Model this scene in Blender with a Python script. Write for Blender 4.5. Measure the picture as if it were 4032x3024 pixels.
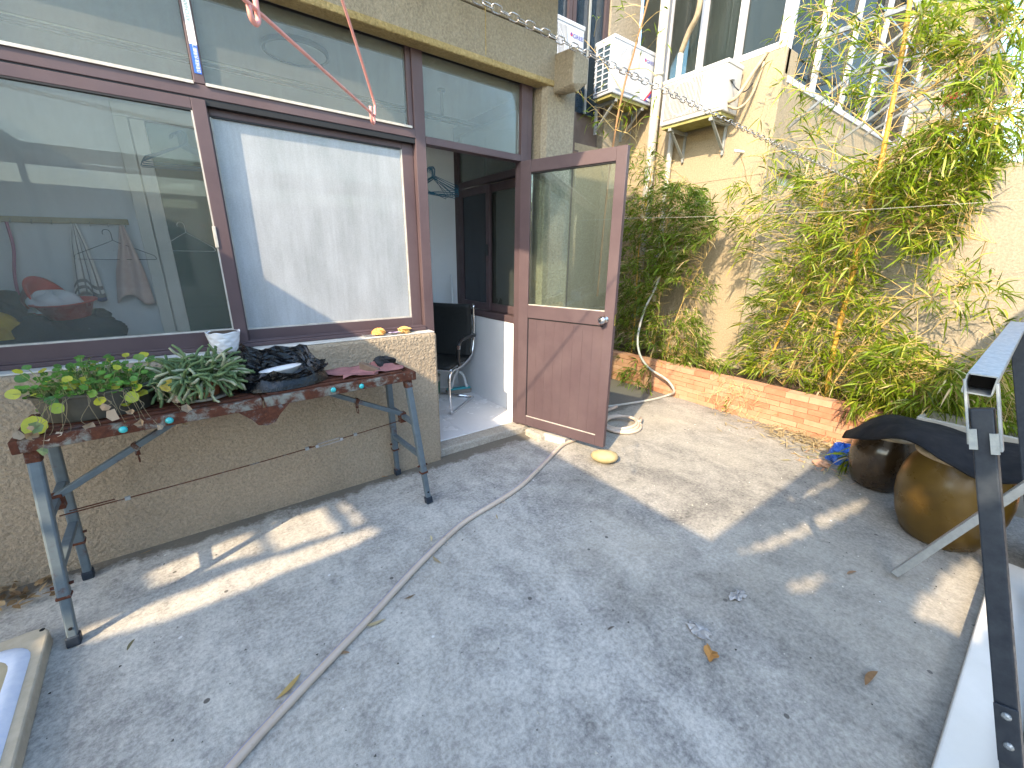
import bpy, bmesh, math, random
from mathutils import Vector, Matrix
random.seed(7)
R = math.radians
scn = bpy.context.scene
COL = scn.collection
for o in list(bpy.data.objects): bpy.data.objects.remove(o)

# ------------------------------------------------------------------ camera
F_PX, YAW, PITCH, ROLL, HCAM = 1604.2, R(53.32), R(17.0), R(0.635), 1.42
_c, _s = math.cos, math.sin
_F = Vector((_c(YAW), _s(YAW), 0)); _R0 = Vector((_s(YAW), -_c(YAW), 0)); _U = Vector((0, 0, 1))
FW = _c(PITCH)*_F - _s(PITCH)*_U; _UP0 = _s(PITCH)*_F + _c(PITCH)*_U
RT = _c(ROLL)*_R0 + _s(ROLL)*_UP0; UP = -_s(ROLL)*_R0 + _c(ROLL)*_UP0
CAM = Vector((0, 0, HCAM)); KD = 4032/2212
cam_data = bpy.data.cameras.new('camera'); cam = bpy.data.objects.new('camera', cam_data)
COL.objects.link(cam); scn.camera = cam
cam_data.sensor_width = 36; cam_data.lens = F_PX/4032*36; cam_data.clip_start = .02; cam_data.clip_end = 500
m = Matrix((RT, UP, -FW)).transposed().to_4x4(); m.translation = CAM; cam.matrix_world = m

def ray(u, v):
    return FW + RT*((u*KD-2016)/F_PX) - UP*((v*KD-1512)/F_PX)
def on(u, v, ax, val):            # a photo point (2212-wide picture) brought onto a known plane of the place
    d = ray(u, v); i = 'xyz'.index(ax); t = (val-CAM[i])/d[i]
    return CAM + d*t

# ------------------------------------------------------------------ sky, sun, exposure
SUN_TO = Vector((1, .45, -.78)).normalized()
sp = -SUN_TO
w = bpy.data.worlds.new('World'); scn.world = w; w.use_nodes = True
nt = w.node_tree; nt.nodes.clear()
sky = nt.nodes.new('ShaderNodeTexSky'); sky.sky_type = 'NISHITA'; sky.sun_disc = False
sky.sun_elevation = math.asin(sp.z); sky.sun_rotation = math.atan2(sp.x, sp.y)
sky.air_density = 1.8; sky.dust_density = 1.8; sky.ozone_density = 5; sky.altitude = 0
bg = nt.nodes.new('ShaderNodeBackground'); bg.inputs[1].default_value = .15
wo = nt.nodes.new('ShaderNodeOutputWorld')
nt.links.new(sky.outputs[0], bg.inputs[0]); nt.links.new(bg.outputs[0], wo.inputs[0])
sl = bpy.data.lights.new('sun', 'SUN'); sl.energy = 2.0; sl.angle = R(.65); sl.color = (1, .79, .53)
so = bpy.data.objects.new('sun', sl); COL.objects.link(so)
so.rotation_euler = SUN_TO.to_track_quat('-Z', 'Y').to_euler(); so.location = (-6, -4, 8)
scn.view_settings.view_transform = 'Standard'; scn.view_settings.look = 'None'
scn.view_settings.exposure = 2.35; scn.view_settings.gamma = 1
cy = scn.cycles; cy.max_bounces = 7; cy.diffuse_bounces = 4; cy.glossy_bounces = 3; cy.transmission_bounces = 4; cy.transparent_max_bounces = 14
cy.caustics_reflective = False; cy.caustics_refractive = False; cy.use_denoising = True

# ------------------------------------------------------------------ materials
MATS = {}
def nodes(name):
    mt = bpy.data.materials.new(name); mt.use_nodes = True
    n = mt.node_tree; b = n.nodes['Principled BSDF']
    MATS[name] = mt
    return mt, n, b
def N(n, t, **k):
    x = n.nodes.new(t)
    for a, v in k.items():
        if a.startswith('i_'):
            key = a[2:]; key = int(key) if key.isdigit() else key.replace('_', ' ')
            x.inputs[key].default_value = v
        else: setattr(x, a, v)
    return x
def ramp(n, src, stops):
    r = n.nodes.new('ShaderNodeValToRGB'); el = r.color_ramp.elements
    while len(el) < len(stops): el.new(.5)
    for e, (p, c) in zip(el, stops):
        e.position = p; e.color = (*c, 1) if len(c) == 3 else c
    n.links.new(src, r.inputs[0]); return r.outputs[0]
def mixc(n, f, a, b, mode='MIX'):
    x = n.nodes.new('ShaderNodeMix'); x.data_type = 'RGBA'; x.blend_type = mode
    for i, s in ((0, f), (6, a), (7, b)):
        if isinstance(s, (int, float)): x.inputs[i].default_value = s
        elif isinstance(s, (tuple, list)): x.inputs[i].default_value = (*s[:3], 1)
        else: n.links.new(s, x.inputs[i])
    return x.outputs[2]
def noise(n, vec, sc, det=6, ro=.6, dist=0):
    x = N(n, 'ShaderNodeTexNoise'); x.inputs['Scale'].default_value = sc; x.inputs['Detail'].default_value = det
    x.inputs['Roughness'].default_value = ro; x.inputs['Distortion'].default_value = dist
    n.links.new(vec, x.inputs['Vector']); return x.outputs[0]
def bumpn(n, b, h, st, di):
    x = N(n, 'ShaderNodeBump'); x.inputs['Strength'].default_value = st; x.inputs['Distance'].default_value = di
    n.links.new(h, x.inputs['Height']); n.links.new(x.outputs[0], b.inputs['Normal'])
def wcoord(n):       # position in the world, so that joined pieces do not repeat
    return N(n, 'ShaderNodeNewGeometry').outputs['Position']
def scaled(n, vec, s):
    mp = N(n, 'ShaderNodeMapping'); mp.inputs['Scale'].default_value = s; n.links.new(vec, mp.inputs['Vector']); return mp.outputs[0]

def M(name, c1, c2=None, sc=6, rough=.6, metal=0, bump=0, bsc=80, spec=.4, lo=.35, hi=.65, bd=.004, local=False, coat=0, rr=.15):
    mt, n, b = nodes(name)
    vec = N(n, 'ShaderNodeTexCoord').outputs['Object'] if local else wcoord(n)
    b.inputs['Roughness'].default_value = rough; b.inputs['Metallic'].default_value = metal
    b.inputs['Specular IOR Level'].default_value = spec; b.inputs['Coat Weight'].default_value = coat
    b.inputs['Base Color'].default_value = (*c1, 1)
    if c2:
        f = noise(n, vec, sc, 7, .65)
        n.links.new(ramp(n, f, [(lo, c1), (hi, c2)]), b.inputs['Base Color'])
        g = noise(n, vec, sc*2.3, 5)
        n.links.new(ramp(n, g, [(.3, (max(0, rough-rr),)*3), (.7, (min(1, rough+rr),)*3)]), b.inputs['Roughness'])
    if bump: bumpn(n, b, noise(n, vec, bsc, 4, .6), bump, bd)
    return mt

def ground_mat():
    mt, n, b = nodes('patio_concrete'); v = wcoord(n)
    big = noise(n, v, .75, 7, .6, .9); mid = noise(n, v, 3.2, 9, .72, .7); mid2 = noise(n, v, 11, 8, .75, .3)
    fine = noise(n, v, 60, 6, .75); streak = noise(n, scaled(n, v, (2.6, 1.3, 1)), 1.7, 8, .7, 1.6)
    c = ramp(n, big, [(.38, (.15, .152, .155)), (.48, (.40, .398, .39)), (.60, (.56, .545, .52))])
    c = mixc(n, .42, c, ramp(n, mid, [(.38, (.11, .113, .12)), (.50, (.45, .445, .435)), (.62, (.66, .645, .61))]))
    c = mixc(n, .26, c, ramp(n, mid2, [(.38, (.07, .072, .08)), (.50, (.45, .445, .435)), (.62, (.74, .725, .69))]))
    c = mixc(n, .26, c, ramp(n, streak, [(.42, (.12, .12, .13)), (.58, (.60, .59, .56))]))
    c = mixc(n, .25, c, ramp(n, fine, [(.38, (.03, .03, .035)), (.50, (.45, .445, .435)), (.62, (.85, .835, .80))]))
    # garden side stained, and darkened further in colour to hold back the sunlit patch
    sxs = N(n, 'ShaderNodeSeparateXYZ'); n.links.new(v, sxs.inputs[0])
    a1 = N(n, 'ShaderNodeMath', operation='MULTIPLY_ADD'); n.links.new(noise(n, v, .9, 8, .68, .8), a1.inputs[0]); a1.inputs[1].default_value = 3.0; n.links.new(sxs.outputs[0], a1.inputs[2])
    a2 = N(n, 'ShaderNodeMath', operation='MULTIPLY_ADD'); n.links.new(sxs.outputs[1], a2.inputs[0]); a2.inputs[1].default_value = -.35; n.links.new(a1.outputs[0], a2.inputs[2])
    dm = N(n, 'ShaderNodeMapRange'); n.links.new(a2.outputs[0], dm.inputs[0]); dm.inputs[1].default_value = 2.1; dm.inputs[2].default_value = 3.1; dm.inputs[3].default_value = 0; dm.inputs[4].default_value = .85
    c = mixc(n, dm.outputs[0], c, mixc(n, 1.0, c, (.60, .59, .56), 'MULTIPLY'))
    wm = noise(n, v, .7, 3, .5)
    c = mixc(n, ramp(n, wm, [(.45, (0, 0, 0)), (.7, (.35, .35, .35))]), c, (.47, .43, .35))
    vo = N(n, 'ShaderNodeTexVoronoi', i_Scale=9.0); n.links.new(v, vo.inputs['Vector'])
    gate = noise(n, v, 7, 2)
    sp_ = N(n, 'ShaderNodeMath', operation='LESS_THAN'); sp_.inputs[1].default_value = .085; n.links.new(vo.outputs['Distance'], sp_.inputs[0])
    gt = N(n, 'ShaderNodeMath', operation='GREATER_THAN'); gt.inputs[1].default_value = .56; n.links.new(gate, gt.inputs[0])
    mu = N(n, 'ShaderNodeMath', operation='MULTIPLY'); n.links.new(sp_.outputs[0], mu.inputs[0]); n.links.new(gt.outputs[0], mu.inputs[1])
    c = mixc(n, mu.outputs[0], c, (.13, .125, .12))
    vo2 = N(n, 'ShaderNodeTexVoronoi', i_Scale=5.3); n.links.new(v, vo2.inputs['Vector'])
    s2 = N(n, 'ShaderNodeMath', operation='LESS_THAN'); s2.inputs[1].default_value = .035; n.links.new(vo2.outputs['Distance'], s2.inputs[0])
    c = mixc(n, s2.outputs[0], c, (.66, .67, .68))
    # dirt washed up along the foot of the house wall, with a ragged edge
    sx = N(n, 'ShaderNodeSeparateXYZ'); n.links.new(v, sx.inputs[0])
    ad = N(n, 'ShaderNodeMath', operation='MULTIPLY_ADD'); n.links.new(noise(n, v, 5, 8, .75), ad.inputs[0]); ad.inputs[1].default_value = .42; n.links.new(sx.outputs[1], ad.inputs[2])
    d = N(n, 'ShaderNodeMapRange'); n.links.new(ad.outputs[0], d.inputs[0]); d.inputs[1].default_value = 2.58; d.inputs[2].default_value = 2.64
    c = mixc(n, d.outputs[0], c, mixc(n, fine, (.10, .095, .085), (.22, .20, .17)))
    c = mixc(n, 1.0, c, (1.0, .975, .925), 'MULTIPLY')
    n.links.new(c, b.inputs['Base Color']); b.inputs['Roughness'].default_value = .88; b.inputs['Specular IOR Level'].default_value = .25
    h = mixc(n, .5, fine, mid); bumpn(n, b, h, .55, .012)
    return mt
def stucco(name, c1, c2, st=.9, dirt=(.2, .17, .12), sc=1.3, dz=None, bs=110):
    mt, n, b = nodes(name); v = wcoord(n)
    c = ramp(n, noise(n, v, sc, 8, .65, .3), [(.3, c1), (.7, c2)])
    gr = noise(n, v, 70, 5, .7)
    c = mixc(n, .38, c, ramp(n, gr, [(.36, tuple(x*.45 for x in c1)), (.52, c1), (.66, tuple(min(1, x*1.2) for x in c2))]))
    st_ = noise(n, scaled(n, v, (6, 6, .7)), 1.5, 7, .7)
    c = mixc(n, ramp(n, st_, [(.55, (0, 0, 0)), (.8, (.45, .45, .45))]), c, dirt)
    n.links.new(c, b.inputs['Base Color']); b.inputs['Roughness'].default_value = .9; b.inputs['Specular IOR Level'].default_value = .2
    a = noise(n, v, bs, 3, .55); bb = noise(n, v, bs*.35, 3, .5)
    bumpn(n, b, mixc(n, .5, a, bb), st, .022)
    return mt
def rusty(name, paint, amount=.5, rough=.55, metal=.4, sc=9):
    mt, n, b = nodes(name); v = N(n, 'ShaderNodeTexCoord').outputs['Object']
    f = noise(n, v, sc, 9, .7, .3)
    rc = ramp(n, noise(n, v, sc*3, 6, .7), [(.3, (.045, .014, .009)), (.6, (.12, .038, .018)), (.8, (.22, .09, .035))])
    k = ramp(n, f, [(max(0, amount-.06), (1, 1, 1)), (min(1, amount+.06), (0, 0, 0))])
    pc = mixc(n, noise(n, v, 30, 4), tuple(x*.7 for x in paint), tuple(min(1, x*1.25) for x in paint))
    n.links.new(mixc(n, k, pc, rc), b.inputs['Base Color'])
    n.links.new(ramp(n, f, [(amount-.05, (.9,)*3), (amount+.05, (rough,)*3)]), b.inputs['Roughness'])
    b.inputs['Metallic'].default_value = metal*.5
    bumpn(n, b, f, .3, .004)
    return mt
def glass(name, dust, tint=(.86, .93, .90), dustc=(.55, .57, .56), refl=1.0, trans=.5, streaks=True, rough=0.0):
    mt, n, b = nodes(name); n.nodes.remove(b); v = wcoord(n)
    out = [x for x in n.nodes if x.type == 'OUTPUT_MATERIAL'][0]
    tr = N(n, 'ShaderNodeBsdfTransparent'); tr.inputs[0].default_value = (*tint, 1)
    gl = N(n, 'ShaderNodeBsdfGlossy'); gl.inputs['Roughness'].default_value = rough; gl.inputs[0].default_value = (refl,)*3+(1,)
    fr = N(n, 'ShaderNodeFresnel'); fr.inputs[0].default_value = 1.55
    m1 = N(n, 'ShaderNodeMixShader'); n.links.new(fr.outputs[0], m1.inputs[0]); n.links.new(tr.outputs[0], m1.inputs[1]); n.links.new(gl.outputs[0], m1.inputs[2])
    df = N(n, 'ShaderNodeBsdfDiffuse'); df.inputs[0].default_value = (*dustc, 1)
    tl = N(n, 'ShaderNodeBsdfTranslucent'); tl.inputs[0].default_value = (*dustc, 1)
    m2 = N(n, 'ShaderNodeMixShader'); m2.inputs[0].default_value = trans; n.links.new(df.outputs[0], m2.inputs[1]); n.links.new(tl.outputs[0], m2.inputs[2])
    d1 = noise(n, scaled(n, v, (3, 3, .9)), 2.2, 6, .6); d2 = noise(n, v, 160, 3, .6); d3 = noise(n, scaled(n, v, (40, 40, 1.2)), 1.4, 5, .6)
    f = mixc(n, .16, mixc(n, .3, d1, d2), d3)
    f = ramp(n, f, [(.3, (dust*.6,)*3), (.7, (min(1, dust*1.35),)*3)])
    vo = N(n, 'ShaderNodeTexVoronoi', i_Scale=38.0); n.links.new(v, vo.inputs['Vector'])
    s2 = N(n, 'ShaderNodeMath', operation='LESS_THAN'); s2.inputs[1].default_value = .06; n.links.new(vo.outputs['Distance'], s2.inputs[0])
    gt = N(n, 'ShaderNodeMath', operation='GREATER_THAN'); gt.inputs[1].default_value = .6; n.links.new(noise(n, v, 3, 2), gt.inputs[0])
    mu = N(n, 'ShaderNodeMath', operation='MULTIPLY'); n.links.new(s2.outputs[0], mu.inputs[0]); n.links.new(gt.outputs[0], mu.inputs[1])
    f = mixc(n, mu.outputs[0], f, (.5, .5, .5))
    m3 = N(n, 'ShaderNodeMixShader'); n.links.new(f, m3.inputs[0]); n.links.new(m1.outputs[0], m3.inputs[1]); n.links.new(m2.outputs[0], m3.inputs[2])
    n.links.new(m3.outputs[0], out.inputs[0])
    return mt
def leafmat(name, rough=.45, transl=.42):
    mt, n, b = nodes(name); out = [x for x in n.nodes if x.type == 'OUTPUT_MATERIAL'][0]
    at = N(n, 'ShaderNodeAttribute', attribute_name='Col')
    n.links.new(at.outputs[0], b.inputs['Base Color']); b.inputs['Roughness'].default_value = rough; b.inputs['Specular IOR Level'].default_value = .35
    tl = N(n, 'ShaderNodeBsdfTranslucent'); n.links.new(mixc(n, 1.0, at.outputs[0], (1.25, 1.3, .75), 'MULTIPLY'), tl.inputs[0])
    mx = N(n, 'ShaderNodeMixShader'); mx.inputs[0].default_value = transl
    n.links.new(b.outputs[0], mx.inputs[1]); n.links.new(tl.outputs[0], mx.inputs[2]); n.links.new(mx.outputs[0], out.inputs[0])
    return mt

ground_mat()
stucco('stucco', (.315, .255, .185), (.395, .325, .24), st=.9, bs=75)
stucco('garden_stucco', (.30, .262, .20), (.355, .315, .245), st=.35, dirt=(.38, .31, .21), bs=160)
stucco('building_stucco', (.315, .255, .17), (.37, .305, .21), st=.25, dirt=(.32, .255, .17), bs=160)
stucco('rough_concrete', (.255, .22, .165), (.345, .305, .235), st=.8, dirt=(.14, .115, .085), sc=2.2, bs=70)
stucco('stained_concrete', (.30, .23, .10), (.42, .33, .17), st=.8, dirt=(.10, .075, .04), sc=3, bs=70)
stucco('step_concrete', (.36, .33, .28), (.47, .44, .38), st=.8, dirt=(.20, .17, .13), sc=4, bs=60)
M('sill_plaster', (.46, .44, .40), (.60, .58, .54), sc=5, rough=.85, bump=.25, bsc=60)
M('brown_wall', (.095, .07, .06), (.14, .105, .09), sc=3, rough=.8, bump=.2)
M('brown_aluminium', (.076, .051, .058), (.104, .073, .078), sc=3, rough=.5, spec=.3, bump=.03, bsc=200, lo=.3, hi=.7)
M('rubber_seal', (.012, .012, .014), rough=.6)
M('white_bead', (.36, .34, .31), (.50, .48, .44), sc=20, rough=.6)
M('white_plaster', (.80, .81, .83), (.85, .86, .88), sc=2, rough=.85, bump=.05)
M('grey_plaster', (.76, .77, .78), (.82, .83, .84), sc=2, rough=.85, bump=.05)
M('floor_tile', (.74, .74, .75), (.82, .82, .83), sc=3, rough=.22, spec=.5)
M('white_pvc', (.46, .46, .48), (.52, .52, .54), sc=6, rough=.45)
M('aged_pvc', (.66, .66, .61), (.74, .74, .69), sc=6, rough=.5)
M('sticker_white', (.85, .85, .84), rough=.4)
M('sticker_blue', (.03, .12, .55), rough=.4)
M('letter_grey', (.35, .45, .42), rough=.5); M('letter_blue', (.06, .06, .30), rough=.5); M('letter_red', (.5, .05, .07), rough=.5)
M('letter_white', (.8, .8, .8), rough=.5); M('pale_blue_print', (.35, .55, .80), (.6, .72, .85), sc=14, rough=.5)
M('galvanised', (.23, .27, .31), (.34, .385, .42), sc=40, rough=.42, metal=.55, spec=.5)
M('galvanised_pale', (.28, .30, .30), (.36, .38, .38), sc=40, rough=.45, metal=.35)
M('dark_steel', (.016, .023, .036), (.032, .042, .056), sc=30, rough=.5, metal=.05, spec=.3)
M('hollow_shade', (.008, .008, .01), rough=.9)  # near-black colour stands for the shade inside tube ends and holes
rusty('rusty_top', (.075, .06, .058), amount=.62); rusty('rusty_edge', (.21, .215, .19), amount=.53, sc=14)
rusty('rusty_steel', (.16, .17, .17), amount=.6, sc=25); rusty('leg_steel', (.115, .15, .175), amount=.36, sc=7)
M('chrome', (.75, .75, .76), rough=.08, metal=1); M('chain_steel', (.50, .49, .47), (.30, .25, .20), sc=60, rough=.3, metal=.9)
M('black_mesh', (.012, .014, .014), (.02, .022, .022), sc=80, rough=.6); M('black_plastic', (.012, .012, .014), rough=.35)
M('black_rubber', (.010, .011, .013), (.022, .023, .026), sc=6, rough=.8, bump=.15, bsc=40, spec=.12)
M('bag_plastic', (.004, .0045, .006), (.008, .009, .011), sc=12, rough=.25, spec=.35, bump=.5, bsc=35, bd=.01)
M('white_ceramic', (.78, .79, .83), rough=.2, spec=.5); M('white_bowl', (.8, .8, .82), rough=.15)
M('soil', (.06, .04, .028), (.11, .075, .05), sc=60, rough=.95, bump=.8, bsc=90)
M('terracotta', (.36, .14, .075), (.45, .19, .10), sc=12, rough=.75)
M('dark_planter', (.05, .048, .04), (.085, .078, .06), sc=9, rough=.5)
M('pink_cloth', (.25, .11, .11), (.33, .155, .15), sc=14, rough=.95, bump=.6, bsc=180)
M('black_cloth', (.016, .017, .02), (.04, .042, .045), sc=40, rough=.95, bump=1, bsc=70, bd=.01)
M('old_wood', (.13, .085, .06), (.20, .14, .10), sc=18, rough=.85, bump=.4)
M('orange_peel', (.70, .30, .06), (.78, .45, .16), sc=40, rough=.7, bump=1, bsc=60, bd=.006)
M('pale_peel', (.68, .48, .20), (.60, .36, .12), sc=40, rough=.8, bump=1, bsc=60, bd=.006)
M('clear_wrap', (.72, .72, .74), rough=.15, spec=.6); M('purple_print', (.35, .22, .55), (.75, .7, .78), sc=50, rough=.3)
M('teal_glass', (.02, .42, .44), rough=.1, spec=.7, coat=.5)
M('hose_pvc', (.50, .40, .32), (.56, .46, .37), sc=5, rough=.35, spec=.5, coat=.2)
M('hose_red', (.50, .20, .15), rough=.4); M('hose_blue', (.18, .28, .50), rough=.4); M('grey_pipe', (.36, .35, .31), (.42, .41, .37), sc=5, rough=.5)
M('pebble', (.34, .27, .13), (.42, .35, .20), sc=9, rough=.6, bump=.15, bsc=40)
M('granite', (.62, .60, .57), (.35, .34, .33), sc=90, rough=.6, bump=.3)
M('brick_a', (.40, .20, .115), (.46, .25, .15), sc=12, rough=.88, bump=.4, bsc=90)
M('brick_b', (.43, .235, .14), (.49, .29, .185), sc=12, rough=.88, bump=.4, bsc=90)
M('brick_c', (.35, .15, .08), (.41, .20, .115), sc=12, rough=.88, bump=.4, bsc=90)
M('mortar', (.28, .17, .10), (.34, .22, .14), sc=20, rough=.95, bump=.4)
M('jar_glaze', (.075, .043, .007), (.12, .072, .013), sc=4, rough=.34, spec=.35, coat=.05, local=True)
M('jar_dark', (.03, .018, .009), (.055, .034, .016), sc=4, rough=.25, spec=.5, coat=.3, local=True)
M('jar_rim', (.50, .40, .28), (.36, .27, .16), sc=20, rough=.6)
M('cement', (.30, .29, .25), (.38, .365, .31), sc=8, rough=.9, bump=.3)
M('tarp_blue', (.02, .07, .35), (.04, .14, .5), sc=20, rough=.3)
M('board_white', (.66, .64, .58), (.74, .72, .67), sc=3, rough=.55); M('board_edge', (.50, .46, .36), rough=.7)
M('tray_beige', (.42, .37, .28), (.50, .445, .35), sc=25, rough=.6, bump=.1, bsc=250); M('tray_white', (.60, .66, .80), (.70, .75, .86), sc=30, rough=.5)
M('tray_inner', (.40, .34, .22), (.46, .40, .28), sc=25, rough=.65, bump=.1, bsc=250)
M('pink_plastic', (.66, .27, .24), (.72, .33, .29), sc=30, rough=.35, spec=.5)
M('pink_strap', (.45, .10, .22), rough=.6); M('blue_wire', (.02, .12, .20), rough=.4); M('white_wire', (.6, .62, .58), rough=.4); M('dark_wire', (.05, .06, .07), rough=.4)
M('red_plastic', (.62, .035, .02), (.68, .05, .03), sc=6, rough=.35); M('towel_white', (.78, .76, .72), (.84, .82, .78), sc=40, rough=.95, bump=.5, bsc=200)
M('towel_stripe', (.22, .20, .21), rough=.95); M('towel_peach', (.74, .55, .49), (.80, .62, .56), sc=40, rough=.95, bump=.5, bsc=200); M('towel_blue', (.03, .05, .20), rough=.95)
M('yellow_cloth', (.80, .52, .02), (.6, .37, .02), sc=8, rough=.9, bump=.4, bsc=60); M('navy_towel', (.012, .022, .04), (.03, .045, .065), sc=60, rough=.98, bump=1, bsc=150, bd=.01)
M('white_bag', (.84, .83, .86), (.76, .75, .78), sc=20, rough=.4, bump=.6, bsc=40); M('rail_wood', (.40, .33, .18), (.48, .40, .24), sc=12, rough=.6)
M('lamp_dark', (.05, .05, .05), rough=.5); M('lamp_diffuser', (.72, .72, .70), rough=.5); M('rod_steel', (.6, .6, .57), rough=.25, metal=.9)
M('mop_teal', (.06, .40, .46), rough=.5); M('mop_white', (.72, .74, .76), rough=.4); M('sponge', (.28, .25, .22), (.36, .32, .28), sc=30, rough=.95)
M('bucket_grey', (.35, .34, .30), rough=.5); M('bucket_green', (.02, .10, .065), (.03, .14, .09), sc=20, rough=.5)
M('culm', (.50, .27, .035), (.58, .36, .07), sc=10, rough=.4, spec=.5); M('twig', (.46, .31, .10), (.54, .40, .17), sc=20, rough=.6); M('culm_brown', (.30, .15, .06), (.36, .20, .09), sc=12, rough=.5)
leafmat('bamboo_leaf'); leafmat('pennywort_leaf', .4, .25); leafmat('dry_leaf', .8, .2); leafmat('straw', .8, .15)
M('cactus', (.075, .13, .05), (.15, .21, .09), sc=30, rough=.75, bump=.4, bsc=150); M('cactus_pale', (.30, .32, .20), (.38, .38, .26), sc=30, rough=.8)
M('ac_white', (.42, .45, .51), (.48, .51, .56), sc=4, rough=.4); M('ac_cream', (.42, .415, .40), (.47, .465, .45), sc=4, rough=.45); M('ac_dark', (.04, .045, .05), rough=.6); M('ac_coil', (.035, .065, .09), (.055, .09, .12), sc=30, rough=.5, metal=.3)
M('ac_shadow', (.05, .048, .045), rough=.7); M('mossy_metal', (.22, .20, .06), (.32, .30, .12), sc=14, rough=.8)
M('copper_wrap', (.36, .30, .21), (.28, .22, .14), sc=30, rough=.8)
M('dark_window_frame', (.06, .045, .05), rough=.4); M('plastic_scrap', (.42, .42, .42), (.30, .30, .30), sc=40, rough=.4)
M('canopy_sheet', (.42, .42, .40), (.5, .5, .47), sc=4, rough=.7); M('neighbour_wall', (.40, .36, .29), (.50, .46, .38), sc=1, rough=.9)
M('rail_dark', (.04, .045, .05), rough=.5, metal=.5); M('grille', (.17, .185, .19), (.24, .255, .26), sc=30, rough=.4, metal=.4)
M('curtain', (.55, .56, .52), (.66, .67, .63), sc=3, rough=.9)
glass('dusty_glass', .125, refl=.6, tint=(1, 1, 1), dustc=(.52, .58, .55)); glass('upper_glass', .23, refl=.6, tint=(.97, 1, .98), dustc=(.58, .60, .54)); glass('frosted_glass', .80, dustc=(.66, .69, .73), trans=.48)
glass('door_glass', .055, dustc=(.5, .55, .5)); glass('screen', .35, tint=(.5, .55, .6), dustc=(.10, .11, .13)); glass('far_glass', .12, refl=.4, tint=(.5, .57, .56), dustc=(.30, .34, .32))
glass('green_glass', .25, tint=(.45, .62, .52), dustc=(.14, .24, .19)); glass('blue_glass', .12, tint=(.4, .5, .6), dustc=(.2, .3, .4))
glass('clear_film', .25, tint=(.9, .9, .92), dustc=(.7, .7, .72))

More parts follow.
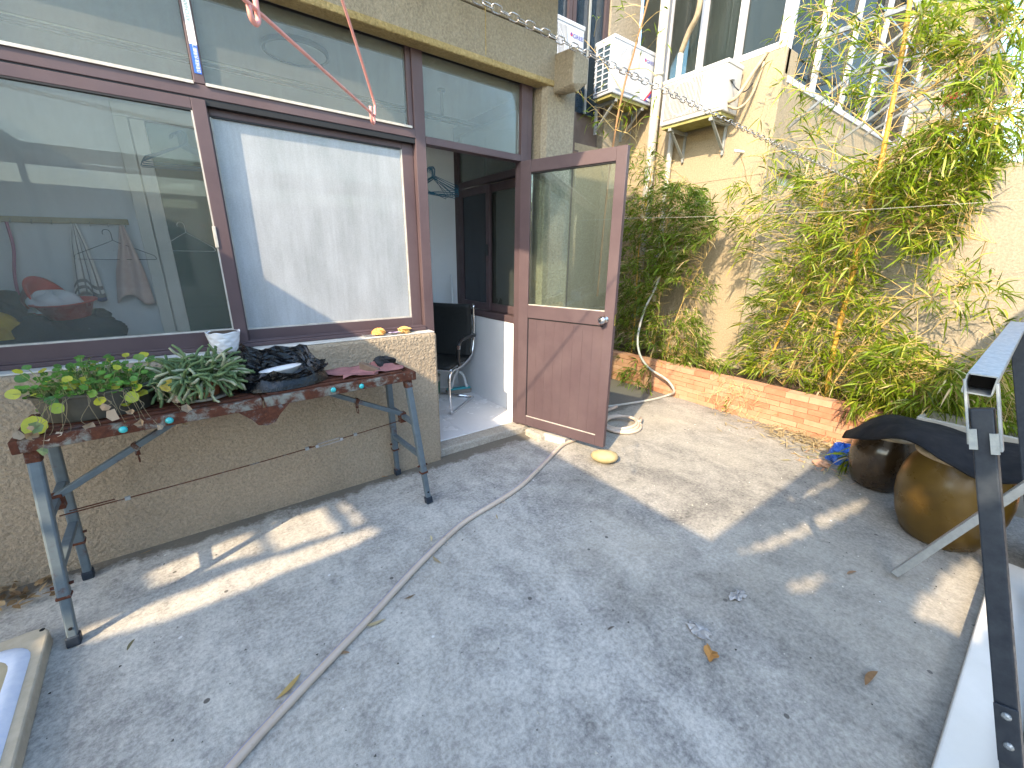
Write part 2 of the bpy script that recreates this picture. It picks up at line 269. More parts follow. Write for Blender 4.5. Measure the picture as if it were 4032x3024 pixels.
# ------------------------------------------------------------------ mesh helpers
class MB:
    def __init__(s): s.v = []; s.f = []; s.c = []; s.mi = []
    def add(s, vs, fs, col=None, mi=0):
        o = len(s.v); s.v += [tuple(p) for p in vs]; s.f += [tuple(i+o for i in f) for f in fs]
        s.c += [col]*len(fs); s.mi += [mi]*len(fs); return s
    def box(s, x0, x1, y0, y1, z0, z1, mi=0, tf=None):
        vs = [(x, y, z) for z in (z0, z1) for y in (y0, y1) for x in (x0, x1)]
        if tf: vs = [tf @ Vector(p) for p in vs]
        return s.add(vs, [(0, 2, 3, 1), (4, 5, 7, 6), (0, 1, 5, 4), (2, 6, 7, 3), (0, 4, 6, 2), (1, 3, 7, 5)], None, mi)
    def bar(s, p, q, w_, h_, up=(0, 0, 1), mi=0, end=True):
        p = Vector(p); q = Vector(q); d = (q-p).normalized(); u = Vector(up)
        if abs(d.dot(u)) > .98: u = Vector((0, 1, 0))
        a = d.cross(u).normalized()*w_/2; b = a.cross(d).normalized()*h_/2
        vs = [p-a-b, p+a-b, p+a+b, p-a+b, q-a-b, q+a-b, q+a+b, q-a+b]
        fs = [(0, 1, 5, 4), (1, 2, 6, 5), (2, 3, 7, 6), (3, 0, 4, 7)]
        if end: fs += [(3, 2, 1, 0), (4, 5, 6, 7)]
        return s.add(vs, fs, None, mi)
    def tube(s, pts, r, n=8, cap=True, closed=False, col=None, mi=0):
        pts = [Vector(p) for p in pts]; L = len(pts); rs = r if isinstance(r, (list, tuple)) else [r]*L
        vs = []; prev = None
        for i, p in enumerate(pts):
            if closed: d = pts[(i+1) % L]-pts[i-1]
            else: d = pts[min(i+1, L-1)]-pts[max(i-1, 0)]
            d = d.normalized() if d.length > 1e-9 else Vector((0, 0, 1))
            if prev is None:
                a = d.cross(Vector((0, 0, 1)) if abs(d.z) < .9 else Vector((1, 0, 0))).normalized()
            else:
                a = (prev - d*prev.dot(d)); a = a.normalized() if a.length > 1e-6 else d.orthogonal().normalized()
            prev = a; b = d.cross(a)
            for k in range(n):
                t = 2*math.pi*k/n; vs.append(p + (a*_c(t)+b*_s(t))*rs[i])
        fs = []
        for i in range(L if closed else L-1):
            j = (i+1) % L
            for k in range(n):
                k2 = (k+1) % n; fs.append((i*n+k, i*n+k2, j*n+k2, j*n+k))
        if cap and not closed: fs += [tuple(range(n-1, -1, -1)), tuple((L-1)*n+k for k in range(n))]
        return s.add(vs, fs, col, mi)
    def lathe(s, prof, n=32, c=(0, 0, 0), sx=1, sy=1, mi=0, cap0=True, cap1=False, wob=None):
        vs = []
        for j, (r, z) in enumerate(prof):
            for k in range(n):
                t = 2*math.pi*k/n; q = r*(1+(wob(t, z) if wob else 0)); vs.append((c[0]+q*_c(t)*sx, c[1]+q*_s(t)*sy, c[2]+z))
        fs = [(i*n+k, i*n+(k+1) % n, (i+1)*n+(k+1) % n, (i+1)*n+k) for i in range(len(prof)-1) for k in range(n)]
        if cap0: fs.append(tuple(range(n-1, -1, -1)))
        if cap1: fs.append(tuple((len(prof)-1)*n+k for k in range(n)))
        return s.add(vs, fs, None, mi)
    def grid(s, fn, nu, nv, mi=0, col=None):
        vs = [fn(i/nu, j/nv) for j in range(nv+1) for i in range(nu+1)]
        fs = [(j*(nu+1)+i, j*(nu+1)+i+1, (j+1)*(nu+1)+i+1, (j+1)*(nu+1)+i) for j in range(nv) for i in range(nu)]
        return s.add(vs, fs, col, mi)
    def build(s, name, mat, parent=None, smooth=False, bevel=0, solid=0, sub=0, kind=None, loc=None, rot=None, off=0):
        me = bpy.data.meshes.new(name); me.from_pydata([tuple(p) for p in s.v], [], s.f)
        for mm in (mat if isinstance(mat, (list, tuple)) else [mat]): me.materials.append(MATS[mm])
        if any(s.mi): me.polygons.foreach_set('material_index', s.mi)
        if any(c is not None for c in s.c):
            at = me.color_attributes.new('Col', 'FLOAT_COLOR', 'CORNER'); buf = []
            for f, c in zip(s.f, s.c): buf += list((*(c or (.5, .5, .5)), 1))*len(f)
            at.data.foreach_set('color', buf)
        if smooth: me.polygons.foreach_set('use_smooth', [True]*len(me.polygons))
        me.update()
        o = bpy.data.objects.new(name, me); COL.objects.link(o)
        if parent: o.parent = parent
        if loc: o.location = loc
        if rot: o.rotation_euler = rot
        if solid:
            md = o.modifiers.new('s', 'SOLIDIFY'); md.thickness = solid; md.offset = off
        if sub:
            md = o.modifiers.new('u', 'SUBSURF'); md.levels = sub; md.render_levels = sub
        if bevel:
            md = o.modifiers.new('b', 'BEVEL'); md.width = bevel; md.segments = 2; md.limit_method = 'ANGLE'; md.angle_limit = R(40)
        if kind: o['kind'] = kind
        return o
def tag(o, label, cat, group=None):
    o['label'] = label; o['category'] = cat
    if group: o['group'] = group
    return o
def thing(name, label, cat, loc=(0, 0, 0), rotz=0, group=None):
    o = bpy.data.objects.new(name, None); COL.objects.link(o); o.location = loc; o.rotation_euler = (0, 0, rotz); o.empty_display_size = .05
    return tag(o, label, cat, group)
def box(name, mat, parent, x0, x1, y0, y1, z0, z1, bevel=0, **k):
    return MB().box(x0, x1, y0, y1, z0, z1).build(name, mat, parent, bevel=bevel, **k)
def dupe(o, parent, loc=None, rot=None):
    c = o.copy(); COL.objects.link(c); c.parent = parent
    if loc is not None: c.location = loc
    if rot is not None: c.rotation_euler = rot
    return c
def text(name, s, mat, parent, loc, rot, size, depth=.0006, sx=1):
    cu = bpy.data.curves.new(name, 'FONT'); cu.body = s; cu.size = size; cu.extrude = depth; cu.align_x = 'LEFT'; cu.resolution_u = 3
    t = bpy.data.objects.new('tmp', cu); COL.objects.link(t)
    bpy.context.view_layer.update()
    me = bpy.data.meshes.new_from_object(t.evaluated_get(bpy.context.evaluated_depsgraph_get()))
    bpy.data.objects.remove(t)
    me.materials.clear(); me.materials.append(MATS[mat])
    o = bpy.data.objects.new(name, me); COL.objects.link(o); o.parent = parent; o.location = loc; o.rotation_euler = rot; o.scale = (sx, 1, 1)
    return o
def catmull(pts, k=8):
    pts = [Vector(p) for p in pts]; P = [pts[0]*2-pts[1]]+pts+[pts[-1]*2-pts[-2]]; out = []
    for i in range(1, len(P)-2):
        a, b, c, d = P[i-1:i+3]
        for j in range(k):
            t = j/k; out.append(.5*((2*b)+(-a+c)*t+(2*a-5*b+4*c-d)*t*t+(-a+3*b-3*c+d)*t**3))
    return out+[pts[-1]]
U = random.uniform
def leaf(mb, p, d, n, L, W_, col, droop=.25):
    d = d.normalized(); sd = d.cross(n)
    if sd.length < 1e-4: sd = d.orthogonal()
    sd.normalize(); up = sd.cross(d)
    a = p + d*L*.33 + up*L*.02; b = p + d*L*.68 - Vector((0, 0, 1))*L*droop*.3; t = p + d*L - Vector((0, 0, 1))*L*droop
    w1 = sd*W_*.5; w2 = sd*W_*.38
    mb.add([p, a-w1, a+w1, b-w2, b+w2, t], [(0, 2, 1), (1, 2, 4, 3), (3, 4, 5)], col)

YP, YF = 2.484, 2.62          # outer face of the parapet; middle of the window frames
XB = 4.70                      # garden wall face
YC = 2.117                     # corner of the far building

# ------------------------------------------------------------------ ground
g = MB().grid(lambda u, v: (-40+80*u, -40+80*v, 0), 4, 4).build('ground', 'patio_concrete', kind='structure')

# ------------------------------------------------------------------ the house
house = thing('house', 'beige stucco ground floor with brown framed windows and enclosed balcony', 'house', (0, 2.6, 0))
house.location = (0, 0, 0)
pw = box('parapet_wall', 'stucco', house, -3.2, 1.215, YP, 2.74, -.05, .945, bevel=.018)
box('sill', 'sill_plaster', pw, -3.2, 1.205, YP+.012, 2.60, .945, .953, bevel=.003)
bm_ = box('lintel_beam', 'rough_concrete', house, -3.2, 2.205, YP, 2.80, 2.578, 2.835, bevel=.012)
box('upper_course', 'rough_concrete', bm_, -3.2, 2.203, YP+.004, 2.80, 2.842, 4.2, bevel=.008)
box('stained_soffit', 'stained_concrete', bm_, -3.2, 2.19, YP-.003, 2.585, 2.566, 2.604, bevel=.01)
for xx in (1.62,): box('joint', 'stained_concrete', bm_, xx, xx+.006, YP-.002, YP+.02, 2.61, 2.9)
cl = MB()
# column with a chamfered left edge
prof = [(2.115, 2.80), (2.115, 2.53), (2.14, 2.495), (2.40, 2.495), (2.42, 2.515), (2.42, 2.80)]
cl.add([(x, y, -.02) for x, y in prof]+[(x, y, 2.60) for x, y in prof], [(i, (i+1) % 6, (i+1) % 6+6, i+6) for i in range(6)]+[(5, 4, 3, 2, 1, 0), (6, 7, 8, 9, 10, 11)])
cl.build('column', 'rough_concrete', house, bevel=.006)
stub = MB(); sy0, sy1 = 2.30, 2.50
stub.add([(2.185, sy0, 2.535), (2.325, sy0, 2.565), (2.325, sy0, 2.70), (2.185, sy0, 2.745), (2.185, sy1, 2.53), (2.325, sy1, 2.55), (2.325, sy1, 2.74), (2.185, sy1, 2.76), (2.25, sy0+.03, 2.50)],
         [(0, 8, 1), (0, 1, 2, 3), (4, 7, 6, 5), (0, 3, 7, 4), (1, 5, 6, 2), (3, 2, 6, 7), (0, 4, 8), (8, 4, 5, 1)])
stub.build('broken_beam_end', 'rough_concrete', house, bevel=.012)
box('added_overhang', 'rough_concrete', house, -.34, 2.45, 1.40, 2.48, 3.30, 3.42)  # unseen slab added to shade the lintel, column and upper door
# interior shell
box('balcony_back_wall', 'grey_plaster', house, -3.2, 2.26, 3.87, 4.05, 0, 2.70)
box('ceiling', 'grey_plaster', house, -3.2, 2.30, 2.80, 3.87, 2.64, 2.80)
box('ceiling_edge', 'grey_plaster', house, -3.2, 2.10, 2.66, 2.80, 2.60, 2.66)
box('end_wall', 'white_plaster', house, -3.35, -3.2, 2.48, 4.05, 0, 2.8)
hw = box('half_wall', 'white_plaster', house, 2.13, 2.25, 2.655, 3.87, -.02, .885, bevel=.004)
box('jamb', 'white_plaster', house, 2.035, 2.128, 2.655, 2.80, -.02, .885, bevel=.003)
fl = box('balcony_floor', 'step_concrete', house, -3.2, 2.13, 2.60, 3.87, -.05, .058)
ti = 0
for i in range(-3, 4):
    for j in range(2):
        x0 = 2.126-(i+4)*.6+.0; y0 = 2.652+j*.61
        x1 = min(2.126, x0+.6); xa = x1-.597; ya = y0; yb = min(3.868, y0+.607)
        if xa > -3 and xa < 2.1: box('tile', 'floor_tile', fl, xa, x1, ya, yb, .058, .068, bevel=.0015)
th = box('threshold', 'step_concrete', house, 1.222, 2.115, 2.525, 2.648, -.03, .062, bevel=.012)
box('doorstep', 'step_concrete', house, 1.99, 2.22, 2.30, 2.49, -.03, .055, bevel=.02)

# window frames ------------------------------------------------------------
wf = MB()
def fr(x0, x1, z0, z1, y0=YF-.035, y1=YF+.035): return (x0, x1, y0, y1, z0, z1)
win = bpy.data.objects.new('window', None); COL.objects.link(win); win.parent = house
def wbox(name, a, mat='brown_aluminium', bevel=.003, par=None): return box(name, mat, par or win, *a, bevel=bevel)
wbox('head_rail', fr(-3.2, 2.08, 2.585, 2.615))
wbox('transom', fr(-3.2, 1.18, 2.112, 2.165))
wbox('transom_bead', (-3.2, .12, YF-.044, YF-.037, 2.160, 2.172), 'white_bead', 0)
wbox('transom_bead', (.165, 1.16, YF-.044, YF-.037, 2.160, 2.172), 'white_bead', 0)
wbox('door_transom', fr(1.25, 1.985, 2.092, 2.135))
wbox('door_post', fr(1.180, 1.248, .06, 2.585))
wbox('sash_stop', (1.150, 1.179, YF-.02, YF+.03, 2.165, 2.585))
wbox('end_post', fr(1.985, 2.035, .06, 2.585)); wbox('end_post', (2.037, 2.082, YF-.03, YF+.03, .9, 2.585))
um = wbox('mullion', fr(.122, .165, 2.167, 2.585))
wbox('bottom_track', fr(-3.2, 1.178, .955, .975, YF-.055, YF+.05)); wbox('track_rib', (-3.2, 1.178, YF-.045, YF-.04, .975, .985)); wbox('track_rib', (-3.2, 1.178, YF-.012, YF-.007, .975, .985))
wbox('top_track', fr(-3.2, 1.178, 2.085, 2.111, YF-.03, YF+.045), 'rubber_seal', 0)
# outer sash (left, clear) and inner sash (right, frosted)
SA, SB = YF-.022, YF+.022
def sash(name, x0, x1, y, z0, z1, sl, sr, sb, st, gmat, bead=True):
    s_ = bpy.data.objects.new(name, None); COL.objects.link(s_); s_.parent = house
    box('stile', 'brown_aluminium', s_, x0, x0+sl, y-.016, y+.016, z0, z1, bevel=.0025)
    box('stile', 'brown_aluminium', s_, x1-sr, x1, y-.016, y+.016, z0, z1, bevel=.0025)
    box('bottom_rail', 'brown_aluminium', s_, x0+sl, x1-sr, y-.0155, y+.0155, z0, z0+sb, bevel=.0025)
    box('top_rail', 'brown_aluminium', s_, x0+sl, x1-sr, y-.0155, y+.0155, z1-st, z1, bevel=.0025)
    if bead:
        for q in ((x0+sl, x1-sr, z0+sb, z0+sb+.008), (x0+sl, x1-sr, z1-st-.007, z1-st)): box('glazing_bead', 'white_bead' if q[2] < 1.5 else 'rubber_seal', s_, q[0], q[1], y-.014, y+.01, q[2], q[3])
        for q in ((x0+sl, x0+sl+.006), (x1-sr-.006, x1-sr)): box('glazing_bead', 'white_bead', s_, q[0], q[1], y-.014, y+.01, z0+sb+.008, z1-st-.007)
    box('pane', gmat, s_, x0+sl, x1-sr, y-.003, y+.003, z0+sb, z1-st)
    return s_
sA = sash('clear_sash', -1.55, .152, SA, .978, 2.104, .055, .056, .072, .045, 'dusty_glass')
sB = sash('frosted_sash', .11, 1.178, SB, .978, 2.085, .05, .072, .060, .03, 'frosted_glass')
sash('far_sash', -3.1, -1.50, SB, .978, 2.085, .05, .055, .06, .03, 'dusty_glass')
box('latch', 'white_bead', sA, .085, .10, SA-.022, SA-.012, 1.46, 1.56, bevel=.002)
for x0, x1 in ((-3.2, .122), (.165, 1.150), (1.25, 1.985)):
    box('pane', 'upper_glass', win, x0+.002, x1-.002, YF-.004, YF+.002, 2.166 if x0 < 1 else 2.136, 2.584)
    box('seal', 'rubber_seal', win, x0, x1, YF-.012, YF-.006, 2.568, 2.584)
# sticker strip on the upper mullion
st_ = box('sticker', 'sticker_white', win, .131, .158, YF-.0368, YF-.0355, 2.315, 2.58)
box('sticker_end', 'sticker_blue', win, .131, .158, YF-.0372, YF-.0355, 2.205, 2.315)
text('lettering', 'XIANGFAYCHANGJ', 'letter_grey', win, (.150, YF-.0375, 2.325), (R(90), R(-90), 0), .020, sx=1.0)
text('lettering', '日彩绿友古雨棚门', 'letter_white', win, (.154, YF-.0378, 2.208), (R(90), R(-90), 0), .0165, sx=.8)

# the open door -----------------------------------------------------------------
HX, HY, EX, EY = 1.995, 2.60, 2.23, 1.825
da = math.atan2(EY-HY, EX-HX)
door = bpy.data.objects.new('door', None); COL.objects.link(door); door.parent = house; door.location = (HX, HY, 0); door.rotation_euler = (0, 0, da)
DT = .021; DW = math.hypot(EX-HX, EY-HY)
def dbox(name, x0, x1, z0, z1, mat='brown_aluminium', t=DT, bevel=.003, yo=0): return box(name, mat, door, x0, x1, -t+yo, t+yo, z0, z1, bevel=bevel)
dbox('stile', .01, .10, .078, 2.093); dbox('stile', DW-.072, DW, .078, 2.093)
dbox('top_rail', .10, DW-.072, 2.012, 2.0925, t=DT-.0006); dbox('lock_rail', .10, DW-.072, .985, 1.083, t=DT-.0006); dbox('bottom_rail', .10, DW-.072, .0785, .158, t=DT-.0006)
for k in range(8):
    xw = (DW-.172)/8; dbox('panel_board', .10+k*xw+.0002, .10+(k+1)*xw-.0002, .158, .985, t=.010, bevel=.0007)
dbox('seal', .10, DW-.072, .977, .985, 'rubber_seal', t=.0125, bevel=0); dbox('seal', .10, .106, .158, .977, 'rubber_seal', t=.0125, bevel=0)
dbox('seal', .10, DW-.072, 2.004, 2.012, 'rubber_seal', t=.0125, bevel=0); dbox('dust_ledge', .10, DW-.072, .158, .165, 'white_bead', t=.013, bevel=0)
dbox('pane', .10, DW-.072, 1.083, 2.012, 'door_glass', t=.003, bevel=0)
dbox('glazing_bead', .10, DW-.072, 1.083, 1.089, 'white_bead', t=.012, bevel=0)
for sg in (-1, 1):
    kb = MB(); pr = [(.026, 0), (.027, .006), (.014, .01), (.012, .028), (.02, .033), (.026, .043), (.0265, .055), (.021, .064), (.006, .067)]
    kb.lathe(pr, 24, cap1=True); kb.build('knob', 'chrome', door, smooth=True, loc=(DW-.062, sg*DT, 1.03), rot=(R(-90*sg), 0, 0))
box('latch_plate', 'chrome', door, DW-.0005, DW+.002, -.01, .01, .99, 1.07)
for z in (.25, 1.05, 1.85):
    MB().tube([(0, 0, z-.05), (0, 0, z+.05)], .008, 10).build('hinge', 'brown_aluminium', door, smooth=False)

# end window of the balcony -----------------------------------------------------
ew = bpy.data.objects.new('end_window', None); COL.objects.link(ew); ew.parent = house
def eb(name, y0, y1, z0, z1, x0=2.15, x1=2.21, mat='brown_aluminium', bevel=.003): return box(name, mat, ew, x0, x1, y0, y1, z0, z1, bevel=bevel)
eb('sill_rail', 2.80, 3.87, .886, .945, 2.125, 2.235); eb('transom', 2.80, 3.87, 2.06, 2.115); eb('head_rail', 2.80, 3.87, 2.52, 2.60); eb('end_post', 3.80, 3.87, .945, 2.52); eb('end_post', 2.80, 2.84, .945, 2.52)
for (y0, y1, x, gm) in ((3.26, 3.80, 2.168, 'screen'), (2.84, 3.34, 2.195, None)):
    eb('stile', y0, y0+.06, .95, 2.05, x-.013, x+.013); eb('stile', y1-.06, y1, .95, 2.05, x-.013, x+.013)
    eb('sash_rail', y0+.06, y1-.06, .95, 1.02, x-.0125, x+.0125); eb('sash_rail', y0+.06, y1-.06, 1.985, 2.05, x-.0125, x+.0125)
    eb('pane', y0+.06, y1-.06, 1.02, 1.985, x-.002, x+.002, gm or 'door_glass', 0)
eb('pane', 2.84, 3.80, 2.115, 2.52, 2.178, 2.182, 'upper_glass', 0)
box('latch', 'rail_dark', ew, 2.14, 2.158, 3.28, 3.30, 1.45, 1.55)
# white sliding door with green glass behind the clear sash
sd = bpy.data.objects.new('sliding_door', None); COL.objects.link(sd); sd.parent = house
for xa, xb, y in ((-.275, -.205, 3.80), (-.20, -.125, 3.82)): box('stile', 'aged_pvc', sd, xa, xb, y, y+.05, .07, 2.25, bevel=.006)
for xa, xb in ((.52, .60), (1.18, 1.26)): box('stile', 'aged_pvc', sd, xa, xb, 3.82, 3.869, .07, 2.25, bevel=.006)
box('top_rail', 'aged_pvc', sd, -.275, 1.26, 3.80, 3.869, 2.25, 2.33, bevel=.006)
box('pane', 'green_glass', sd, -.125, .52, 3.842, 3.848, .07, 2.25); box('pane', 'green_glass', sd, .60, 1.18, 3.842, 3.848, .07, 2.25)

# ------------------------------------------------------------------ garden wall, far building
gw = tag(box('garden_wall', 'garden_stucco', None, XB, XB+.2, -8, YC-.003, -.1, 2.11, bevel=.012), 'pale yellow rendered garden wall behind the bamboo', 'wall')
fb = thing('apartment_building', 'yellow rendered building with white window frames and outdoor units', 'building')
bw = MB(); bw.box(XB, XB+.25, YC, 3.85, -.1, 3.33); bw.build('wall', 'building_stucco', fb, bevel=.008)
bw = MB(); bw.box(XB+.25, 12, YC+.002, YC+.25, -.1, 2.20); bw.box(XB+.25, 12, YC+.002, YC+.25, 2.32, 3.06); bw.build('side_wall', 'building_stucco', fb)
box('recess_back', 'aged_pvc', fb, XB+.25, 6.0, YC+.10, YC+.2, 2.20, 2.32); box('ledge', 'building_stucco', fb, XB-.004, XB+.03, YC+.004, 3.85, 2.268, 2.276)
# upper windows over the front wall (facing the patio)
fwin = bpy.data.objects.new('window', None); COL.objects.link(fwin); fwin.parent = fb
box('frame_sill', 'white_pvc', fwin, XB+.0, XB+.10, YC+.02, 3.85, 3.331, 3.39, bevel=.006)
for y in (YC+.06, 2.60, 3.02, 3.45): box('mullion', 'white_pvc', fwin, XB+.02, XB+.09, y-.035, y+.035, 3.39, 5.6, bevel=.006)
ya = [YC+.095, 2.565, 2.635, 2.985, 3.055, 3.415, 3.485, 3.85]
for i in range(0, 8, 2): box('pane', 'far_glass', fwin, XB+.05, XB+.056, ya[i], ya[i+1], 3.39, 5.6)
box('curtain', 'curtain', fwin, XB+.22, XB+.25, 2.7, 3.3, 3.39, 5.6)
box('room_back', 'neighbour_wall', fb, XB+1.2, XB+1.25, YC+.3, 3.85, 3.0, 5.8); box('room_ceiling', 'white_plaster', fb, XB+.02, 12, YC+.02, 3.85, 5.6, 5.7)
swin = bpy.data.objects.new('window', None); COL.objects.link(swin); swin.parent = fb
box('frame_sill', 'white_pvc', swin, XB+.1, 9.0, YC-.01, YC+.09, 3.061, 3.12, bevel=.006)
xs = [XB+.06, 5.45, 6.3, 7.2, 8.1, 9.0]
for x in xs: box('mullion', 'white_pvc', swin, x-.03, x+.03, YC+.0, YC+.08, 3.12, 5.6, bevel=.006)
for a, b in zip(xs[:-1], xs[1:]): box('pane', 'far_glass', swin, a+.03, b-.03, YC+.04, YC+.046, 3.12, 5.6)
box('transom', 'white_pvc', swin, XB+.1, 9.0, YC+.002, YC+.078, 4.6, 4.66)
# rear wall (behind the first outdoor unit), brown below and grey above
bb = MB(); bb.box(2.45, XB, 3.85, 4.0, -.1, 2.72); bb.build('rear_wall', 'building_stucco', fb)
box('brown_band', 'brown_wall', fb, 2.45, 3.72, 3.835, 3.85, -.1, 3.02); box('brown_band_ledge', 'brown_wall', fb, 2.45, 3.75, 3.80, 3.835, 2.60, 2.63)
box('rear_wall_upper', 'rough_concrete', fb, 4.20, XB, 3.846, 4.0, 2.72, 6); box('rear_wall_pier', 'brown_wall', fb, 3.02, 3.12, 3.82, 4.0, 2.72, 6)
box('rear_fill', 'brown_wall', fb, 2.45, 4.2, 3.95, 4.05, 2.72, 6)
for xa, xb in ((2.5, 3.0), (3.18, 3.6), (3.66, 4.16)):
    wq = bpy.data.objects.new('window', None); COL.objects.link(wq); wq.parent = fb
    box('pane', 'blue_glass', wq, xa, xb, 3.90, 3.906, 3.05, 6)
    for x in (xa, xb): box('frame', 'dark_window_frame', wq, x-.025, x+.025, 3.87, 3.93, 3.02, 6)
    box('mullion', 'galvanised_pale', wq, (xa+xb)/2-.012, (xa+xb)/2+.012, 3.885, 3.9, 3.05, 6)
box('return_wall', 'building_stucco', fb, 2.44, 2.56, 2.82, 3.85, -.1, 2.62)
# drain pipes
for nm, x, y, r, z1 in (('drainpipe', 4.58, 3.42, .052, 6), ('drainpipe', 4.64, 3.20, .03, 3.6)):
    MB().tube([(x, y, -.05), (x, y, 1.2), (x, y, z1)], r, 14).build(nm, 'grey_pipe', fb, smooth=True)
for z in (1.9, 3.45, 2.35): MB().tube([(4.58, 3.42, z-.02), (4.58, 3.42, z+.02)], .060, 14).build('pipe_clip', 'grey_pipe', fb, smooth=True)
MB().tube(catmull([(4.64, 3.2, 3.6), (4.60, 3.1, 3.75), (4.55, 2.98, 3.9), (4.50, 2.95, 4.4)], 6), .028, 10).build('lagged_pipe', 'copper_wrap', fb, smooth=True)
MB().tube(catmull([(XB+.02, 2.37, 2.50), (4.58, 2.40, 2.50)], 3), .014, 10).build('pipe_stub', 'aged_pvc', fb, smooth=True)
MB().tube([(2.45, 3.78, 2.72), (3.5, 3.78, 2.66)], .05, 12).build('waste_pipe', 'brown_wall', fb, smooth=True)
MB().tube([(2.45, 3.74, 2.62), (3.5, 3.74, 2.58)], .008, 6).build('cable', 'white_pvc', fb)

# ------------------------------------------------------------------ outdoor units
def outdoor_unit(label, loc, rotz, W_, H_, D_, body, stick, grp='air conditioner outdoor units'):
    t = thing('outdoor_unit', label, 'air conditioner', loc, rotz, grp)     # local: front faces -y, back on the wall at y=0
    y0, y1 = -.06-D_, -.06
    box('casing', body, t, -W_/2, W_/2, y0, y1, 0, H_, bevel=.012)
    box('lid', body, t, -W_/2-.006, W_/2+.006, y0-.006, y1+.004, H_-.03, H_+.008, bevel=.006)
    gx0, gx1 = -W_/2+.05, W_*.16
    box('grille_back', 'ac_shadow', t, gx0, gx1, y0-.003, y0+.004, .05, H_-.05)
    fan = MB(); cx, cz, rr = (gx0+gx1)/2, H_*.5, min(gx1-gx0, H_-.1)*.47
    fan.tube([(cx+rr*_c(a*.2618), y0-.005, cz+rr*_s(a*.2618)) for a in range(24)], .008, 6, closed=True); fan.build('fan_ring', body, t)
    gb = MB(); nb = 26
    for k in range(nb+1): gb.box(gx0+(gx1-gx0)*k/nb-.0035, gx0+(gx1-gx0)*k/nb+.0035, y0-.012, y0-.006, .045, H_-.045)
    gb.build('grille_bars', body, t, kind='stuff')
    box('front_panel', body, t, W_*.19, W_/2-.02, y0-.006, y0+.002, .03, H_-.05, bevel=.003)
    # side coil with a white lattice (left end)
    box('coil', 'ac_coil', t, -W_/2-.003, -W_/2+.01, y0+.05, y1-.02, .04, H_-.06)
    lt = MB()
    for k in range(9): lt.box(-W_/2-.010, -W_/2-.002, y0+.04, y1-.01, .04+k*(H_-.1)/8-.005, .04+k*(H_-.1)/8+.005)
    for k in range(3): lt.box(-W_/2-.0105, -W_/2-.002, y0+.045+k*(D_-.08)/2-.006, y0+.045+k*(D_-.08)/2+.006, .035, H_-.055)
    lt.build('side_lattice', body, t)
    box('base_tray', 'mossy_metal', t, -W_/2+.02, W_/2-.02, y0+.02, y1-.01, -.03, -.001)
    for x in (-W_*.33, W_*.33):
        b_ = MB(); b_.bar((x, 0, -.045), (x, y0+.02, -.045), .035, .03); b_.bar((x, -.005, -.30), (x, y0+.06, -.06), .03, .012); b_.bar((x, -.012, -.33), (x, -.012, -.02), .035, .02, (1, 0, 0))
        b_.build('bracket', 'galvanised_pale', t, bevel=.002)
    if stick == 'GREE':
        text('lettering', 'GREE', 'letter_blue', t, (W_*.27, y0-.0075, H_*.76), (R(90), 0, 0), .048, sx=1.25)
        MB().lathe([(.016, 0), (.016, .002)], 16, cap1=True).build('logo', 'letter_red', t, loc=(W_*.245, y0-.0065, H_*.80), rot=(R(90), 0, 0))
        MB().lathe([(.010, 0), (.010, .003)], 16, cap1=True).build('logo_centre', 'letter_blue', t, loc=(W_*.24, y0-.0065, H_*.805), rot=(R(90), 0, 0))
        e = MB(); ex = W_/2-.025
        e.add([(ex-.13, y0-.0075, .03), (ex-.09, y0-.0075, .03), (ex, y0-.0075, .115), (ex, y0-.0075, .155)], [(0, 1, 2, 3)]); e.build('energy_label', 'letter_red', t)
        e = MB(); e.add([(ex-.105, y0-.0085, .03), (ex-.055, y0-.0085, .03), (ex, y0-.0085, .08), (ex, y0-.0085, .125)], [(0, 1, 2, 3)]); e.build('energy_label', 'letter_blue', t)
        e = MB(); e.box(ex-.075, ex-.03, y0-.0095, y0-.0088, .04, .062); e.build('energy_label', 'letter_white', t)
    else:
        box('faded_label', 'pale_blue_print', t, W_*.22, W_*.40, y0-.009, y0-.0065, H_*.70, H_*.88)
        box('faded_label_patch', 'letter_white', t, W_*.26, W_*.42, y0-.0098, y0-.0091, H_*.67, H_*.80)
        for k in range(5): box('louvre', body, t, W_*.22, W_*.42, y0-.0095, y0-.006, H_*(.12+.1*k), H_*(.13+.1*k))
        cab = MB(); cab.tube(catmull([(W_/2, y0+.1, H_*.62), (W_/2+.05, y0+.12, H_*.45), (W_/2+.09, y0+.2, H_*.40), (W_/2+.10, -.03, H_*.62)], 6), .006, 6)
        cab.build('cable', 'rail_dark', t)
        cab = MB(); cab.tube(catmull([(W_/2, y0+.1, .08), (W_/2+.07, y0+.12, .12), (W_/2+.1, -.1, .3), (W_/2+.16, -.02, .46), (W_/2+.18, -.01, .5)], 6), .018, 8)
        cab.tube(catmull([(W_/2, y0+.1, .05), (W_/2+.08, y0+.15, .02), (W_/2+.12, -.06, .15), (W_/2+.17, -.015, .42)], 6), .012, 8)
        cab.build('lagged_pipe', 'copper_wrap', t, smooth=True)
        box('valve_cover', 'ac_white', t, W_/2, W_/2+.03, y0+.06, y0+.12, H_*.62, H_*.74, bevel=.006)
    return t
outdoor_unit('white GREE outdoor unit with blue coil beside the drainpipe', (4.27, 3.845, 3.17), 0, .70, .52, .27, 'ac_white', 'GREE')
outdoor_unit('white GREE outdoor unit half hidden behind the broken beam end', (3.11, 3.845, 3.10), 0, .72, .52, .27, 'ac_white', 'GREE')
outdoor_unit('sunlit cream outdoor unit with faded blue label', (XB, 2.82, 2.835), R(-90), .70, .42, .29, 'ac_cream', 'faded')

